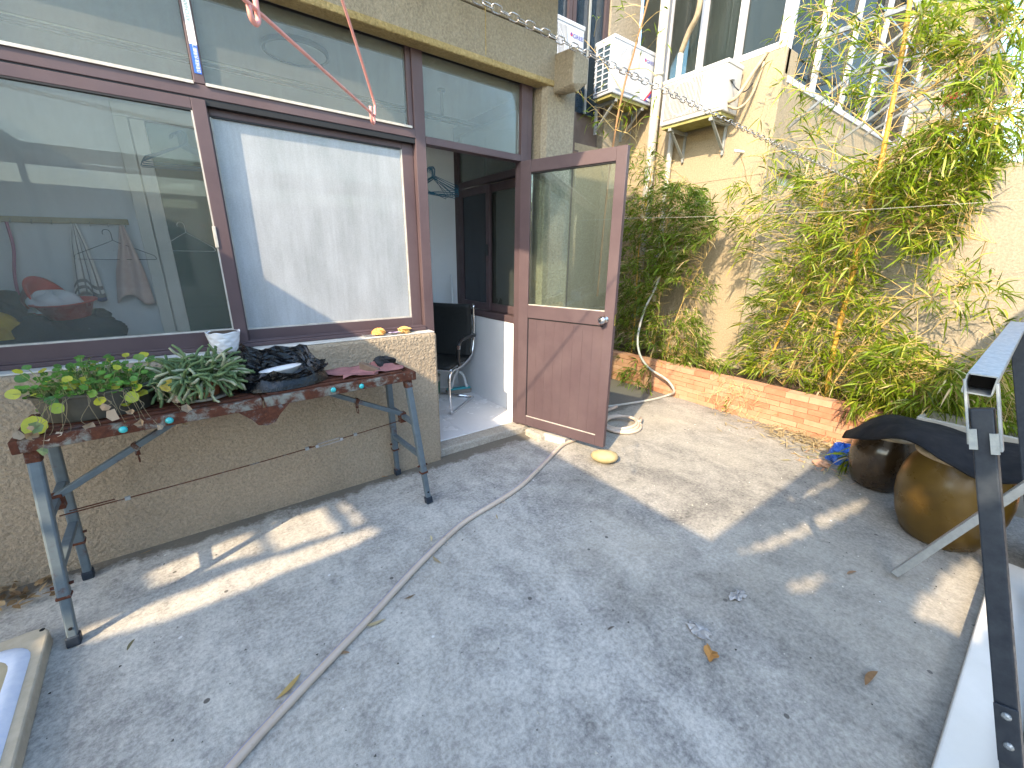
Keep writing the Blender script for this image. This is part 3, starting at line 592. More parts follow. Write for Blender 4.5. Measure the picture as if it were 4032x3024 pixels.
# ------------------------------------------------------------------ far right: racks, balcony, roofs against the sky
def rack(label, X0, X1, y0, y1, z, zb, n, name='drying_rack'):
    t = thing(name, label, 'drying rack', (0, 0, 0), 0, 'steel racks on the far building')
    k = max(2, int((X1-X0)/.9)+1)
    for i in range(k):
        x = X0+(X1-X0)*i/(k-1)
        MB().bar((x, y0, z), (x, y1, z), .03, .035).build('arm', 'grille', t)
        MB().bar((x, y0, zb), (x, y1+.12, z-.02), .022, .022).build('brace', 'grille', t)
    for j in range(n):
        y = y1+(y0-y1)*j/(n-1)*.92
        MB().bar((X0-.15, y, z+.03), (X1+.15, y, z+.03), .014, .014).build('bar', 'grille', t)
    return t
rack('pale steel drying rack under the white side windows', 5.0, 7.4, YC-.01, 1.02, 3.42, 2.72, 7)
rack('second lower steel drying rack farther along the side wall', 7.2, 9.4, YC-.01, 1.25, 3.42, 3.0, 6)
rl = thing('roof_railing', 'thin dark railing against the blue sky at far right', 'railing', (0, 0, 0))
for k in range(4): MB().bar((13, .2, 4.62+.16*k), (13, 2.4, 4.62+.16*k), .02, .02).build('rail', 'rail_dark', rl)
for k in range(17): MB().bar((13, .2+.137*k, 4.3), (13, .2+.137*k, 4.78), .016, .016).build('baluster', 'rail_dark', rl)
for k in range(4): MB().bar((13, .2+.73*k, 4.0), (13, .2+.73*k, 5.2), .03, .03).build('post', 'rail_dark', rl)
nb = thing('far_balcony', 'beige concrete balcony jutting out above the far bamboo', 'balcony', (0, 0, 0))
box('slab', 'rough_concrete', nb, 9, 13, 1.62, 2.9, 4.42, 4.75); box('parapet', 'building_stucco', nb, 9.0, 9.2, 1.62, 2.9, 4.752, 5.9); box('pier', 'building_stucco', nb, 9.0, 9.6, 1.74, 2.2, -.1, 4.05); box('pier_cap', 'building_stucco', nb, 9.05, 9.5, 2.2, 2.9, -.1, 4.42)
box('awning', 'rail_dark', nb, 8.8, 10, 1.52, 1.60, 4.60, 5.3)
la = thing('red_laundry', 'small red cloth hanging under the far rack', 'laundry', (0, 0, 0))
MB().grid(lambda u, v: (7.6+.02*_s(u*9), 1.28+.22*u, 3.38-.14*v), 6, 4).build('cloth', 'letter_red', la, solid=.006)

# ------------------------------------------------------------------ brick planter
pl = thing('brick_planter', 'low orange brick planter along the garden wall', 'planter', (3.95, 2, 0))
pl.location = (0, 0, 0)
box('core', 'mortar', pl, 3.957, 4.06, -.9, 3.80, -.05, .325)
box('soil_bed', 'soil', pl, 4.06, XB, -.9, 3.84, -.05, .27)
RH = .336/7; bmesh_ = {}
for mtn in ('brick_a', 'brick_b', 'brick_c'):
    bmesh_[mtn] = MB().box(0, .118, 0, 1, 0, 1).build('brick', mtn, pl); 
protos = list(bmesh_.values()); used = [False]*3
for r in range(7):
    y = -.9 + (.10 if r % 2 else 0) - U(0, .04); top = r == 6
    while y < 3.78:
        L = .205 if not top else .17; L *= U(.93, 1.05); k = random.choices([0, 1, 2], [4, 3, 1.4])[0]
        if used[k]: o = dupe(protos[k], pl)
        else: o = protos[k]; used[k] = True
        gap = .0035
        o.location = (3.947 - U(0, .005) - (.004 if top else 0), max(y, -.9)+gap, r*RH+.0018 + (.0 if not top else U(0, .004))); o.scale = (1, L-gap, RH-.003+(.006 if top else 0)); o.rotation_euler = (U(-.006, .006), 0, U(-.008, .008))
        y += L
# ------------------------------------------------------------------ bamboo
def green():
    t = random.random()
    if t < .06: return (U(.50, .62), U(.42, .50), U(.22, .30))          # dead straw leaf
    if t < .22: return (U(.34, .44), U(.36, .44), U(.04, .07))          # yellowing
    k = U(.3, 1.3); return (.185*k, .265*k, .014*k)
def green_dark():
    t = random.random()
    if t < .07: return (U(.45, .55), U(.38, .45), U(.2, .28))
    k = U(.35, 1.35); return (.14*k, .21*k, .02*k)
def inpoly(x, y, P):
    c = False; j = len(P)-1
    for i in range(len(P)):
        if (P[i][1] > y) != (P[j][1] > y) and x < (P[j][0]-P[i][0])*(y-P[i][1])/(P[j][1]-P[i][1]+1e-9)+P[i][0]: c = not c
        j = i
    return c
def sample(P):
    x0, x1 = min(p[0] for p in P), max(p[0] for p in P); y0, y1 = min(p[1] for p in P), max(p[1] for p in P)
    while True:
        x, y = U(x0, x1), U(y0, y1)
        if inpoly(x, y, P): return x, y
def culm(name, pts, r0, r1, mat, par):
    p = catmull(pts, 10); m_ = MB(); n = len(p); rs = []
    for i in range(n):
        t = i/(n-1); r = r0+(r1-r0)*t
        if i % 5 == 0: r *= 1.22
        rs.append(r)
    m_.tube(p, rs, 9); return m_.build(name, mat, par, smooth=True), p
def cluster(lv, tw, p, d, nl, Lr, colf, droop=.35):
    for k in range(nl):
        dd = (d + Vector((U(-1, 1), U(-1, 1), U(-1, .7)))*.85).normalized()
        q = p + d*U(-.05, .03)
        leaf(lv, q, dd, Vector((U(-1, 1), U(-1, 1), U(.2, 1))).normalized(), U(*Lr), U(.007, .0135), colf(), U(.05, droop*1.5))
def bamboo(label, culms, regions, Lr=(.07, .17), colf=green, name='bamboo'):
    t = thing(name, label, 'bamboo', (4.3, 1.5, 0)); t.location = (0, 0, 0)
    paths = []
    for pts, r0, r1, mt in culms:
        o, p = culm('culm', pts, r0, r1, mt, t); paths += p
    lv = MB(); tw = MB()
    for P, n, x0, x1, nl in regions:
        for _ in range(n):
            u, v = sample(P); x = U(x0, x1); p = on(u, v, 'x', x)
            if p.z < .25 and p.x > 3.93: p.z = .25+U(0, .1)
            if p.z < .03: continue
            b = min(random.sample(paths, min(30, len(paths))), key=lambda q: (q-p).length + max(0, q.z-p.z)*1.2)
            d = (p-b); d = d.normalized() if d.length > .02 else Vector((0, -1, 0))
            d = (d + Vector((U(-.6, .2), U(-.5, .5), U(-.5, .2)))).normalized()
            if random.random() < .22:
                mid = b.lerp(p, .5)+Vector((0, 0, .06*(p-b).length)); tw.tube(catmull([b, mid, p], 3), [.0026, .0024, .0022, .002, .0016, .0013, .001][:7], 4, cap=False)
            else: tw.tube([p-d*.16+Vector((0, 0, .02)), p], [.002, .001], 3, cap=False)
            cluster(lv, tw, p, d, random.randint(*nl), Lr, colf)
    lv.build('foliage', 'bamboo_leaf', t); tw.build('branches', 'twig', t, kind='stuff')
    return t, lv
def pth(L, xs): return [on(u, v, 'x', x) for (u, v), x in zip(L, xs)]
base = lambda y, x=4.3: Vector((x, y, .2))
B2 = [
    (pth([(1780, 900), (1800, 760), (1835, 620), (1868, 480), (1897, 380), (1925, 240), (1950, 110), (1966, 0), (1985, -120)], [4.36, 4.34, 4.32, 4.3, 4.28, 4.26, 4.24, 4.22, 4.2]), .020, .013, 'culm'),
    (pth([(1640, 815), (1700, 700), (1745, 600), (1770, 470), (1800, 330)], [4.4, 4.4, 4.4, 4.4, 4.42]), .010, .004, 'culm'),
    (pth([(1690, 830), (1740, 730), (1790, 640), (1860, 560)], [4.35, 4.35, 4.35, 4.35]), .009, .004, 'twig'),
    (pth([(1780, 860), (1850, 760), (1960, 660), (2060, 620), (2212, 600)], [4.3, 4.28, 4.25, 4.2, 4.1]), .008, .002, 'twig'),
    (pth([(1848, 520), (1900, 495), (1990, 490), (2080, 512), (2150, 525)], [4.3, 4.25, 4.2, 4.2, 4.2]), .006, .002, 'twig'),
    (pth([(1925, 245), (2010, 190), (2110, 120), (2212, 45), (2300, -10)], [4.25, 4.15, 4.05, 3.95, 3.9]), .0055, .002, 'twig'),
    (pth([(1905, 350), (1990, 300), (2090, 260), (2212, 230)], [4.27, 4.2, 4.1, 4.05]), .0055, .002, 'twig'),
    (pth([(1912, 300), (1850, 250), (1790, 210), (1700, 190), (1640, 185)], [4.27, 4.25, 4.2, 4.15, 4.1]), .0055, .0015, 'twig'),
    (pth([(1945, 130), (1880, 70), (1800, 30), (1730, 15)], [4.25, 4.2, 4.15, 4.1]), .005, .0015, 'twig'),
    (pth([(1895, 395), (1830, 345), (1760, 320), (1660, 330), (1600, 340)], [4.28, 4.2, 4.15, 4.1, 4.08]), .0055, .0015, 'twig'),
    (pth([(1900, 900), (2000, 830), (2100, 790), (2212, 740)], [4.15, 4.0, 3.9, 3.8]), .006, .002, 'twig'),
]
RG2 = [
    ([(1570, 790), (1620, 640), (1700, 520), (1790, 460), (1880, 560), (1950, 690), (2000, 800), (1960, 880), (1850, 880), (1700, 815)], 745, 4.05, 4.6, (5, 9)),
    ([(1830, 880), (1880, 740), (1990, 740), (2070, 800), (2090, 880), (1990, 905), (1900, 910)], 342, 3.75, 4.3, (5, 9)),
    ([(2010, 830), (2090, 780), (2212, 720), (2260, 800), (2260, 960), (2090, 930)], 305, 3.7, 4.5, (4, 8)),
    ([(1890, 345), (1960, 290), (2060, 250), (2160, 260), (2165, 340), (2110, 430), (2060, 520), (1970, 540), (1905, 440)], 529, 4.0, 4.5, (5, 9)),
    ([(2040, 150), (2150, 110), (2212, 160), (2240, 330), (2100, 330)], 154, 3.9, 4.4, (4, 7)),
    ([(1730, 0), (1900, 0), (1930, 200), (1850, 240), (1740, 130)], 82, 4.0, 4.35, (3, 6)),
    ([(1960, 0), (2100, 0), (2100, 110), (1990, 180)], 118, 4.0, 4.3, (3, 6)),
    ([(2090, 0), (2212, 0), (2212, 120)], 49, 3.9, 4.2, (3, 6)),
    ([(1640, 250), (1760, 230), (1880, 330), (1880, 440), (1740, 430), (1640, 360)], 75, 4.0, 4.5, (3, 6)),
    ([(1575, 400), (1700, 380), (1780, 480), (1680, 520), (1600, 560), (1570, 480)], 115, 4.1, 4.5, (3, 6)),
    ([(1700, 380), (1890, 330), (1900, 560), (1780, 470)], 162, 4.1, 4.5, (4, 7)),
    ([(1940, 540), (2060, 520), (2120, 560), (2212, 640), (2200, 720), (2000, 680)], 93, 4.0, 4.5, (3, 5)),
    ([(1650, 60), (1760, 20), (1900, 120), (1890, 330), (1760, 330), (1680, 200)], 42, 4.0, 4.4, (3, 6)),
    ([(1960, 130), (2110, 90), (2120, 260), (1980, 290)], 30, 4.0, 4.4, (4, 7)),
    ([(1820, 1000), (1850, 960), (1870, 950), (1850, 1010)], 9, 3.4, 3.6, (4, 6)),
]
bamboo('tall yellow stemmed bamboo filling the right side of the garden wall', B2, RG2)
B1 = [
    (pth([(1400, 800), (1420, 700), (1430, 560), (1450, 440), (1480, 380)], [4.3]*5), .009, .003, 'twig'),
    (pth([(1360, 800), (1372, 680), (1380, 540), (1400, 420), (1410, 360)], [4.25]*5), .009, .003, 'culm'),
    (pth([(1430, 800), (1460, 690), (1500, 600), (1545, 520)], [4.35]*4), .007, .002, 'twig'),
]
RG1 = [
    ([(1335, 440), (1400, 415), (1450, 395), (1510, 395), (1550, 450), (1550, 505), (1490, 545), (1470, 600), (1400, 640), (1340, 640)], 832, 3.95, 4.55, (5, 10)),
    ([(1335, 620), (1420, 620), (1410, 740), (1335, 760)], 240, 4.0, 4.5, (5, 9)),
    ([(1410, 690), (1500, 660), (1530, 730), (1530, 790), (1430, 790), (1400, 740)], 224, 4.0, 4.4, (4, 8)),
    ([(1440, 560), (1520, 580), (1560, 640), (1500, 660)], 51, 4.1, 4.5, (3, 5)),
    ([(1330, 800), (1400, 790), (1420, 850), (1330, 860)], 51, 3.75, 3.95, (4, 6)),
    ([(1345, 320), (1440, 330), (1450, 420), (1360, 430)], 76, 3.9, 4.3, (3, 5)),
    ([(1430, 760), (1540, 770), (1580, 800), (1480, 800)], 83, 4.0, 4.3, (3, 6)),
]
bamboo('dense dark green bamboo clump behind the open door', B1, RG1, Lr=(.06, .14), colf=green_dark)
bamboo('thin bare bamboo stem rising in front of the GREE units',
       [(pth([(1290, 640), (1310, 430), (1325, 310), (1345, 200), (1370, 110), (1400, 0), (1420, -80)], [3.55]*7), .011, .007, 'culm_brown'),
        (pth([(1330, 285), (1290, 240), (1250, 200)], [3.55, 3.5, 3.45]), .004, .001, 'twig'), (pth([(1345, 200), (1300, 130), (1240, 60)], [3.55, 3.5, 3.5]), .004, .001, 'twig'),
        (pth([(1360, 150), (1400, 150), (1440, 190)], [3.55, 3.5, 3.5]), .004, .001, 'twig'), (pth([(1372, 95), (1390, 55), (1420, 25)], [3.55, 3.5, 3.5]), .004, .001, 'twig'),
        (pth([(1330, 280), (1370, 300), (1400, 380)], [3.55, 3.5, 3.5]), .004, .001, 'twig')],
       [([(1245, 180), (1320, 200), (1330, 300), (1260, 290)], 16, 3.4, 3.6, (1, 3)), ([(1330, 210), (1420, 190), (1430, 330), (1340, 310)], 20, 3.4, 3.6, (1, 3)), ([(1280, 0), (1440, 0), (1450, 110), (1290, 110)], 14, 3.4, 3.6, (1, 3)), ([(1350, 310), (1420, 300), (1430, 430), (1360, 430)], 16, 3.4, 3.8, (2, 4))], Lr=(.06, .12))
# fallen straw by the planter end
sw = MB()
for _ in range(420):
    a, b_ = random.gauss(0, .28), abs(random.gauss(0, .10)); p = Vector((3.92-b_*1.4, 1.02+a, .004+U(0, .05)*math.exp(-abs(a)*4)))
    if p.x > 3.93: continue
    an = U(0, 6.28); d = Vector((_c(an), _s(an), U(-.1, .25)))
    k = U(.7, 1.1); leaf(sw, p, d, Vector((U(-.4, .4), U(-.4, .4), 1)), U(.05, .15), U(.004, .013), (.46*k, .37*k, .21*k), .0)
for _ in range(150):
    a = random.gauss(0, .10); p = Vector((3.90+U(-.02, .03), 1.70+a*1.2, U(.02, .36))); p.x = 3.935-U(0, .02)
    leaf(sw, p, Vector((U(-.3, .05), U(-.7, .7), U(-1, .1))), Vector((1, U(-.4, .4), .2)), U(.04, .12), U(.003, .008), (.52, .36, .19), .3)
for _ in range(110):
    p = Vector((U(3.30, 3.9), U(.55, 1.0), .004)); an = U(0, 6.28)
    leaf(sw, p, Vector((_c(an), _s(an), .05)), Vector((0, 0, 1)), U(.04, .11), U(.005, .014), (U(.35, .55), U(.26, .42), U(.14, .24)), 0)
for s_ in range(len(sw.v)):
    if sw.v[s_][2] < .003: sw.v[s_] = (sw.v[s_][0], sw.v[s_][1], .003)
tag(sw.build('dry_straw', 'straw', kind='stuff'), 'dry bamboo leaves and straw heaped at the planter end', 'straw')
# small weeds on the brick face
for (u, v, lab) in ((1572, 870, 'small green weed growing at the foot of the brick planter'), (1345, 850, 'tuft of leaves at the planter foot behind the door')):
    p = on(u, v, 'x', 3.925); m_ = MB()
    for k in range(26): leaf(m_, Vector((3.935-U(0, .03), p.y+U(-.03, .03), max(.01, U(.01, .14)))), Vector((-.6, U(-1, 1), U(-.3, .8))), Vector((1, 0, .3)), U(.02, .04), U(.012, .022), (U(.18, .3), U(.28, .36), .05), .2)
    m_.v = [(min(a, 3.940), b_, max(c_, .004)) for a, b_, c_ in m_.v]
    tag(m_.build('weed', 'pennywort_leaf'), lab, 'weed')

# ------------------------------------------------------------------ jars, rubber sheet, boxes on the right
def jar(label, loc, s, body, tilt=0):
    t = thing('ceramic_jar', label, 'jar', loc, 0, 'glazed jars by the planter'); t.rotation_euler = (0, R(tilt), U(0, 3))
    pr = [(.125, 0), (.15, .02), (.185, .10), (.208, .20), (.213, .28), (.205, .35), (.185, .41), (.168, .445), (.165, .455)]
    MB().lathe([(a*s, b*s) for a, b in pr], 48).build('body', body, t, smooth=True)
    pr2 = [(.160, .452), (.176, .456), (.182, .468), (.178, .480), (.158, .484), (.150, .475), (.150, .44), (.15, .30), (.10, .05)]
    MB().lathe([(a*s, b*s) for a, b in pr2], 48, cap0=False, cap1=True).build('rim', 'jar_rim', t, smooth=True)
    return t
jar('large amber glazed jar with a sunlit streak, in front', (2.99, .13, 0), 1.03, 'jar_glaze')
jar('dark brown glazed jar under the left end of the rubber sheet', (3.40, .49, 0), .80, 'jar_dark')
jar('dark glazed jar half hidden behind the steel upright', (3.02, -.36, 0), 1.0, 'jar_dark')
def interp(L, t):
    x = t*(len(L)-1); i = min(int(x), len(L)-2); f = x-i; return L[i]*(1-f)+L[i+1]*f
fe = [on(u, v, 'x', x) for (u, v), x in zip([(1818, 956), (1866, 961), (1928, 958), (1985, 978), (2040, 1012), (2110, 1052), (2212, 1058), (2300, 1064)], [3.16, 3.00, 2.86, 2.76, 2.72, 2.72, 2.74, 2.8])]
be = [on(1830, 944, 'x', 3.30)]+[on(u, v, 'z', z) for (u, v), z in zip([(1878, 918), (1930, 908), (1995, 922), (2060, 942), (2130, 962), (2212, 978), (2300, 995)], [.44, .48, .50, .50, .50, .50, .50])]
fe = catmull(fe, 5); be = catmull(be, 5)
def shf(u, v):
    a, b = interp(fe, u), interp(be, u); p = a.lerp(b, v); p.z += .03 + .022*_s(math.pi*v) + .004*_s(u*21+v*3); return p
ms = MB().grid(shf, 40, 14).build('rubber_sheet', 'black_rubber', smooth=True, solid=.008, off=1)
tag(ms, 'black rubber sheet draped over the glazed jars', 'sheet')
cb = thing('cement_trough', 'grey cement trough behind the rubber sheet', 'trough', (0, 0, 0))
for nm, a in (('side', (3.64, 3.67, -.25, .42, 0, .46)), ('side', (3.86, 3.89, -.25, .42, 0, .46)), ('end', (3.67, 3.86, .39, .42, 0, .458)), ('end', (3.67, 3.86, -.25, -.22, 0, .458)), ('soil', (3.67, 3.86, -.22, .39, 0, .40))): box(nm, 'cement' if nm != 'soil' else 'soil', cb, *a, bevel=.004 if nm != 'soil' else 0)
def crumple(c, r, h, seed, n=26, k=12, amp=.25):
    rnd = random.Random(seed); ph = [(rnd.uniform(2, 7), rnd.uniform(0, 6.3), rnd.uniform(1, 5)) for _ in range(6)]
    def fn(u, v):
        t = u*6.2832; z = math.sin(v*math.pi/2)**.8; rr = math.cos(v*math.pi/2)**.55
        q = 1+sum(amp/3*_s(a*t//1*0+round(a)*t+b+cc*v*3) for a, b, cc in ph)
        return (c[0]+r*rr*q*_c(t), c[1]+r*rr*q*_s(t), c[2]+h*z*(1+.15*_s(5*t+v*6)))
    return MB().grid(fn, n, k)
tag(crumple((3.62, .74, .0), .085, .13, 3).build('plastic_bag', 'tarp_blue', smooth=False), 'crumpled shiny blue plastic bag beside the dark jar', 'bag')
tag(crumple((3.44, .80, .0), .05, .03, 5).build('brick_shard', 'brick_b', smooth=False), 'broken brick piece on the shadow edge', 'brick')

# steel frame (propped folding frame) and loose tube, white panel
sf = thing('steel_frame', 'dark square steel tube frame standing close at right', 'frame', (1.225, -.28, 0)); sf.location = (0, 0, 0)
A = Vector((1.343, .075, 1.17)); Bq = Vector((1.225, -.28, 0.0)); A2 = Vector((2.70, .108, 1.17)); B2_ = Vector((2.60, -.25, 0.0))
dn = (Bq-A).normalized()
MB().bar(A+dn*.055, Bq, .035, .038, (1, 0, 0)).build('upright', 'dark_steel', sf, bevel=.003)
MB().bar(A2+dn*.02, B2_, .040, .040, (1, 0, 0)).build('upright', 'dark_steel', sf, bevel=.003)
rd = (A2-A).normalized(); sv = rd.cross(Vector((0, 0, 1))).normalized()
rl_ = MB(); wq, hq, tq = .044, .042, .003
for o_, w_, h_ in ((Vector((0, 0, hq/2)), wq, tq), (Vector((0, 0, -hq/2)), wq, tq), (sv*(wq/2), tq, hq-tq), (-sv*(wq/2), tq, hq-tq)): rl_.bar(A+o_-rd*.02, A2+o_+rd*.02, w_, h_)
rl_.build('top_rail', 'galvanised', sf)
MB().bar(A+rd*.04, A+rd*.05, wq-.006, hq-.006).build('rail_hollow', 'hollow_shade', sf)  # black block inside the rail stands for its unlit hollow
for sg in (-1, 1):
    MB().bar(A+sv*sg*.024-rd*.006+Vector((0, 0, .006)), A+sv*sg*.024+dn*.14-rd*.006, .005, .028, rd).build('bracket_cheek', 'galvanised', sf, bevel=.001)
    MB().bar(A+sv*sg*.016-rd*.026+dn*.10, A+sv*sg*.016-rd*.026+dn*.145, .013, .004, rd).build('bracket_tab', 'galvanised', sf)
pA = A+dn*.70
MB().bar(pA-rd*.024, pA-rd*.024+dn*.13, .036, .006, rd).build('hinge_plate', 'dark_steel', sf, bevel=.002)
for k in (.02, .085): MB().lathe([(.008, 0), (.008, .004), (.004, .007)], 12, cap1=True).build('bolt', 'galvanised', sf, loc=pA+dn*k-rd*.026, rot=(0, R(-90), 0))
MB().bar(A.lerp(Bq, .93), A2.lerp(B2_, .93), .03, .03).build('lower_rail', 'dark_steel', sf, bevel=.002)
lt = MB(); p0 = Vector((2.405, .185, .020)); p1 = on(2212, 1052, 'z', .60); d_ = (p1-p0).normalized()
lt.bar(p0, p0+d_*.80, .030, .030)
tt = thing('loose_tube', 'pale galvanised square tube leaning up from the ground', 'tube', (0, 0, 0)); lt.build('tube', 'galvanised_pale', tt, bevel=.003)
MB().bar(p0-d_*.001, p0+d_*.004, .025, .025).build('open_end', 'hollow_shade', tt)
wp = thing('table_panel', 'long cream white panel lying on the ground at right', 'panel', (0, 0, 0))
c1, c2 = [on(u, v, 'z', .05) for u, v in ((2143, 1205), (2036, 1659))]
def rrect(x0, x1, y0, y1, r, n=6):
    P = []
    for cx, cy, a0 in ((x1-r, y1-r, 0), (x0+r, y1-r, 90), (x0+r, y0+r, 180), (x1-r, y0+r, 270)):
        for k in range(n+1): a = R(a0+90*k/n); P.append((cx+r*_c(a), cy+r*_s(a)))
    return P
def prism(P, z0, z1):
    n = len(P); return MB().add([(x, y, z0) for x, y in P]+[(x, y, z1) for x, y in P], [tuple(range(n-1, -1, -1)), tuple(range(n, 2*n))]+[(i, (i+1) % n, (i+1) % n+n, i+n) for i in range(n)])
prism(rrect(1.40, 2.90, -.80, -.085, .05), .012, .050).build('top', 'board_white', wp, bevel=.006)
prism(rrect(1.406, 2.894, -.794, -.091, .06), .0, .0115).build('underside', 'board_edge', wp)
# beige tray in the lower left corner
tr = thing('plastic_tray', 'beige plastic tray with a white inner rim, lower left corner', 'tray', (-.72, 2.015, .0), R(4))
def ringp(Po, Pi, z): n = len(Po); return MB().add([(x, y, z) for x, y in Po]+[(x, y, z) for x, y in Pi], [(i, (i+1) % n, (i+1) % n+n, i+n) for i in range(n)])
o1 = rrect(-.52, .035, -.95, .03, .05); o2 = rrect(-.50, .004, -.93, -.028, .10); o3 = rrect(-.46, -.042, -.89, -.072, .09)
prism(o1, .0, .055).build('flange', 'tray_beige', tr, bevel=.006); 
n_ = len(o2); MB().add([(x, y, .0556) for x, y in o2]+[(x, y, .068) for x, y in [((a[0]+b[0])/2, (a[1]+b[1])/2) for a, b in zip(o2, o3)]]+[(x, y, .062) for x, y in o3], [(i, (i+1) % n_, (i+1) % n_+n_, i+n_) for i in range(n_)]+[(i+n_, (i+1) % n_+n_, (i+1) % n_+2*n_, i+2*n_) for i in range(n_)]).build('white_rim', 'tray_white', tr, smooth=True)
prism(o3, .0556, .0605).build('inner_face', 'tray_inner', tr)
MB().lathe([(.008, 0), (.008, .001)], 16, cap1=True).build('hole', 'hollow_shade', tr, loc=(.015, .008, .0552))

# ------------------------------------------------------------------ the folding work bench
TB = thing('folding_bench', 'rusty folding steel bench with blue grey legs below the windows', 'bench', (.125, 2.205, 0), R(3.2))
TL, TWd, TZ = .735, .155, .80
for sg, nm in ((-1, 'a'), (1, 'b')):
    xa, xb = (-TL, -.004) if sg < 0 else (.004, TL)
    pnl = box('deck_panel', 'rusty_top', TB, xa, xb, -TWd+.012, TWd-.012, TZ, TZ+.012)
    for k in range(5):
        y = -TWd+.045+k*.055; MB().box(xa+.05 if sg < 0 else xa+.02, xb-.02 if sg < 0 else xb-.05, y-.016, y+.016, TZ+.0121, TZ+.020).build('ridge', 'rusty_top', pnl, bevel=.006)
    for ys in (-1, 1):
        MB().box(xa, xb, ys*TWd-.012, ys*TWd+.012, TZ-.03, TZ+.016).build('edge_rail', 'rusty_edge', TB, bevel=.004)
    xe = xa if sg < 0 else xb
    MB().box(xe-.012, xe+.012, -TWd-.0125, TWd+.0125, TZ-.031, TZ+.0165).build('end_rail', 'rusty_top', TB, bevel=.004)
for ys in (-1, 1):
    hp = [(-.10, 0), (.10, 0), (.055, -.045), (.035, -.075), (0, -.085), (-.035, -.075), (-.055, -.045)]
    y = ys*(TWd+.0135)
    h_ = MB(); n = len(hp); h_.add([(x, y-.002, TZ-.028+z) for x, z in hp]+[(x, y+.002, TZ-.028+z) for x, z in hp], [tuple(range(n)), tuple(range(2*n-1, n-1, -1))]+[((i+1) % n, i, i+n, (i+1) % n+n) for i in range(n)]).build('hinge_plate', 'rusty_steel', TB)
    MB().lathe([(.012, -.004), (.012, .004)], 12, cap1=True).build('hinge_pin', 'rusty_steel', TB, loc=(0, y, TZ-.085), rot=(R(90), 0, 0))
for sx in (-1, 1):
    for ys in (-1, 1):
        top = Vector((sx*(TL-.03), ys*(TWd-.02), TZ-.03)); ft = Vector((sx*(TL+.02), ys*(TWd+.065), 0)); dl = (ft-top)
        mid = top+dl*.74
        lg = MB().bar(top, mid, .036, .036, (1, 0, 0)).build('leg', 'leg_steel', TB, bevel=.007)
        MB().bar(mid-dl*.04, ft-dl*.015, .029, .029, (1, 0, 0)).build('leg_extension', 'leg_steel', lg, bevel=.005)
        MB().bar(mid-dl*.012, mid+dl*.004, .042, .042, (1, 0, 0)).build('collar', 'rusty_steel', lg, bevel=.004)
        MB().bar(ft-dl*.055, ft-Vector((0, 0, 0)), .040, .040, (1, 0, 0)).build('rubber_foot', 'dark_steel', lg, bevel=.006)
        MB().bar(top-dl*.0, top+dl*.06, .040, .040, (1, 0, 0)).build('leg_head', 'rusty_steel', lg, bevel=.005)
        hh = top+dl*.68; MB().tube([hh+Vector((-sx*.03, 0, 0)), hh+Vector((sx*.03, 0, 0))], .006, 8).build('lock_pin', 'rusty_steel', lg)
        h2 = top+dl*.9; MB().lathe([(.006, 0), (.006, .002)], 10, cap1=True).build('hole', 'hollow_shade', lg, loc=h2+Vector((0, -.0155 if ys < 0 else .0135, 0)), rot=(R(90), 0, 0))
    for f in (.34, .60):
        a = Vector((sx*(TL-.03+.05*f), -(TWd-.02+.085*f)+.016, (TZ-.03)*(1-f))); b = Vector((a.x, -a.y, a.z))
        MB().bar(a, b, .030, .022).build('crossbar', 'leg_steel', TB, bevel=.003)
    f = .34; a = Vector((sx*(TL-.015), 0, (TZ-.03)*(1-f)+.01)); b = Vector((sx*.22, 0, TZ-.015))
    br = MB().bar(a, b, .028, .024).build('brace', 'leg_steel', TB, bevel=.003)
    mq = a.lerp(b, .52); MB().bar(mq-(b-a)*.015, mq+(b-a)*.015, .034, .030).build('brace_joint', 'rusty_edge', br)
    rg = MB(); rc_ = mq+Vector((0, 0, -.055)); rg.tube([rc_+Vector((0, .016*_c(k*.5236), .018*_s(k*.5236))) for k in range(12)], .0022, 6, closed=True); rg.box(mq.x-.008, mq.x+.008, -.004, .004, mq.z-.040, mq.z-.012); rg.build('pull_ring', 'rusty_steel', br)
    MB().box(a.x-.02, a.x+.02, -.02, .02, a.z-.05, a.z+.012).build('brace_clevis', 'rusty_steel', br, bevel=.003)
wa, wb = Vector((-TL+.02, -.06, (TZ-.03)*.60)), Vector((TL-.03, 0, (TZ-.03)*.66-.03))
wp_ = lambda t: wa.lerp(wb, t)+Vector((0, 0, -.012*_s(math.pi*t)))
MB().tube([wp_(k/20) for k in range(14)], .0026, 6).build('tension_wire', 'rusty_steel', TB); MB().tube([wp_(k/20) for k in range(15, 21)], .0026, 6).build('tension_wire', 'rusty_steel', TB)
tb = MB(); a, b = wp_(.655), wp_(.755)
for sg in (-1, 1): tb.bar(a+Vector((0, sg*.006, sg*.006)), b+Vector((0, sg*.006, sg*.006)), .004, .004)
tb.bar(a, a.lerp(b, .1), .018, .016); tb.bar(a.lerp(b, .9), b, .018, .016); tb.build('turnbuckle', 'chrome', TB)
for t in (.13, .62, .80): q = wp_(t); MB().bar(q, wp_(t+.012), .012, .014).build('wire_clamp', 'galvanised_pale', TB)
lo = MB(); lo.tube([wp_(.63)+Vector((.03*(k/6), .006*_s(k), .004)) for k in range(7)], .0035, 6); lo.tube([wp_(.02+.09*k/6)+Vector((0, 0, .010)) for k in range(7)], .0026, 6); lo.build('wire_loop', 'rusty_steel', TB)
def at_bench(u, v, z): return on(u, v, 'z', z)
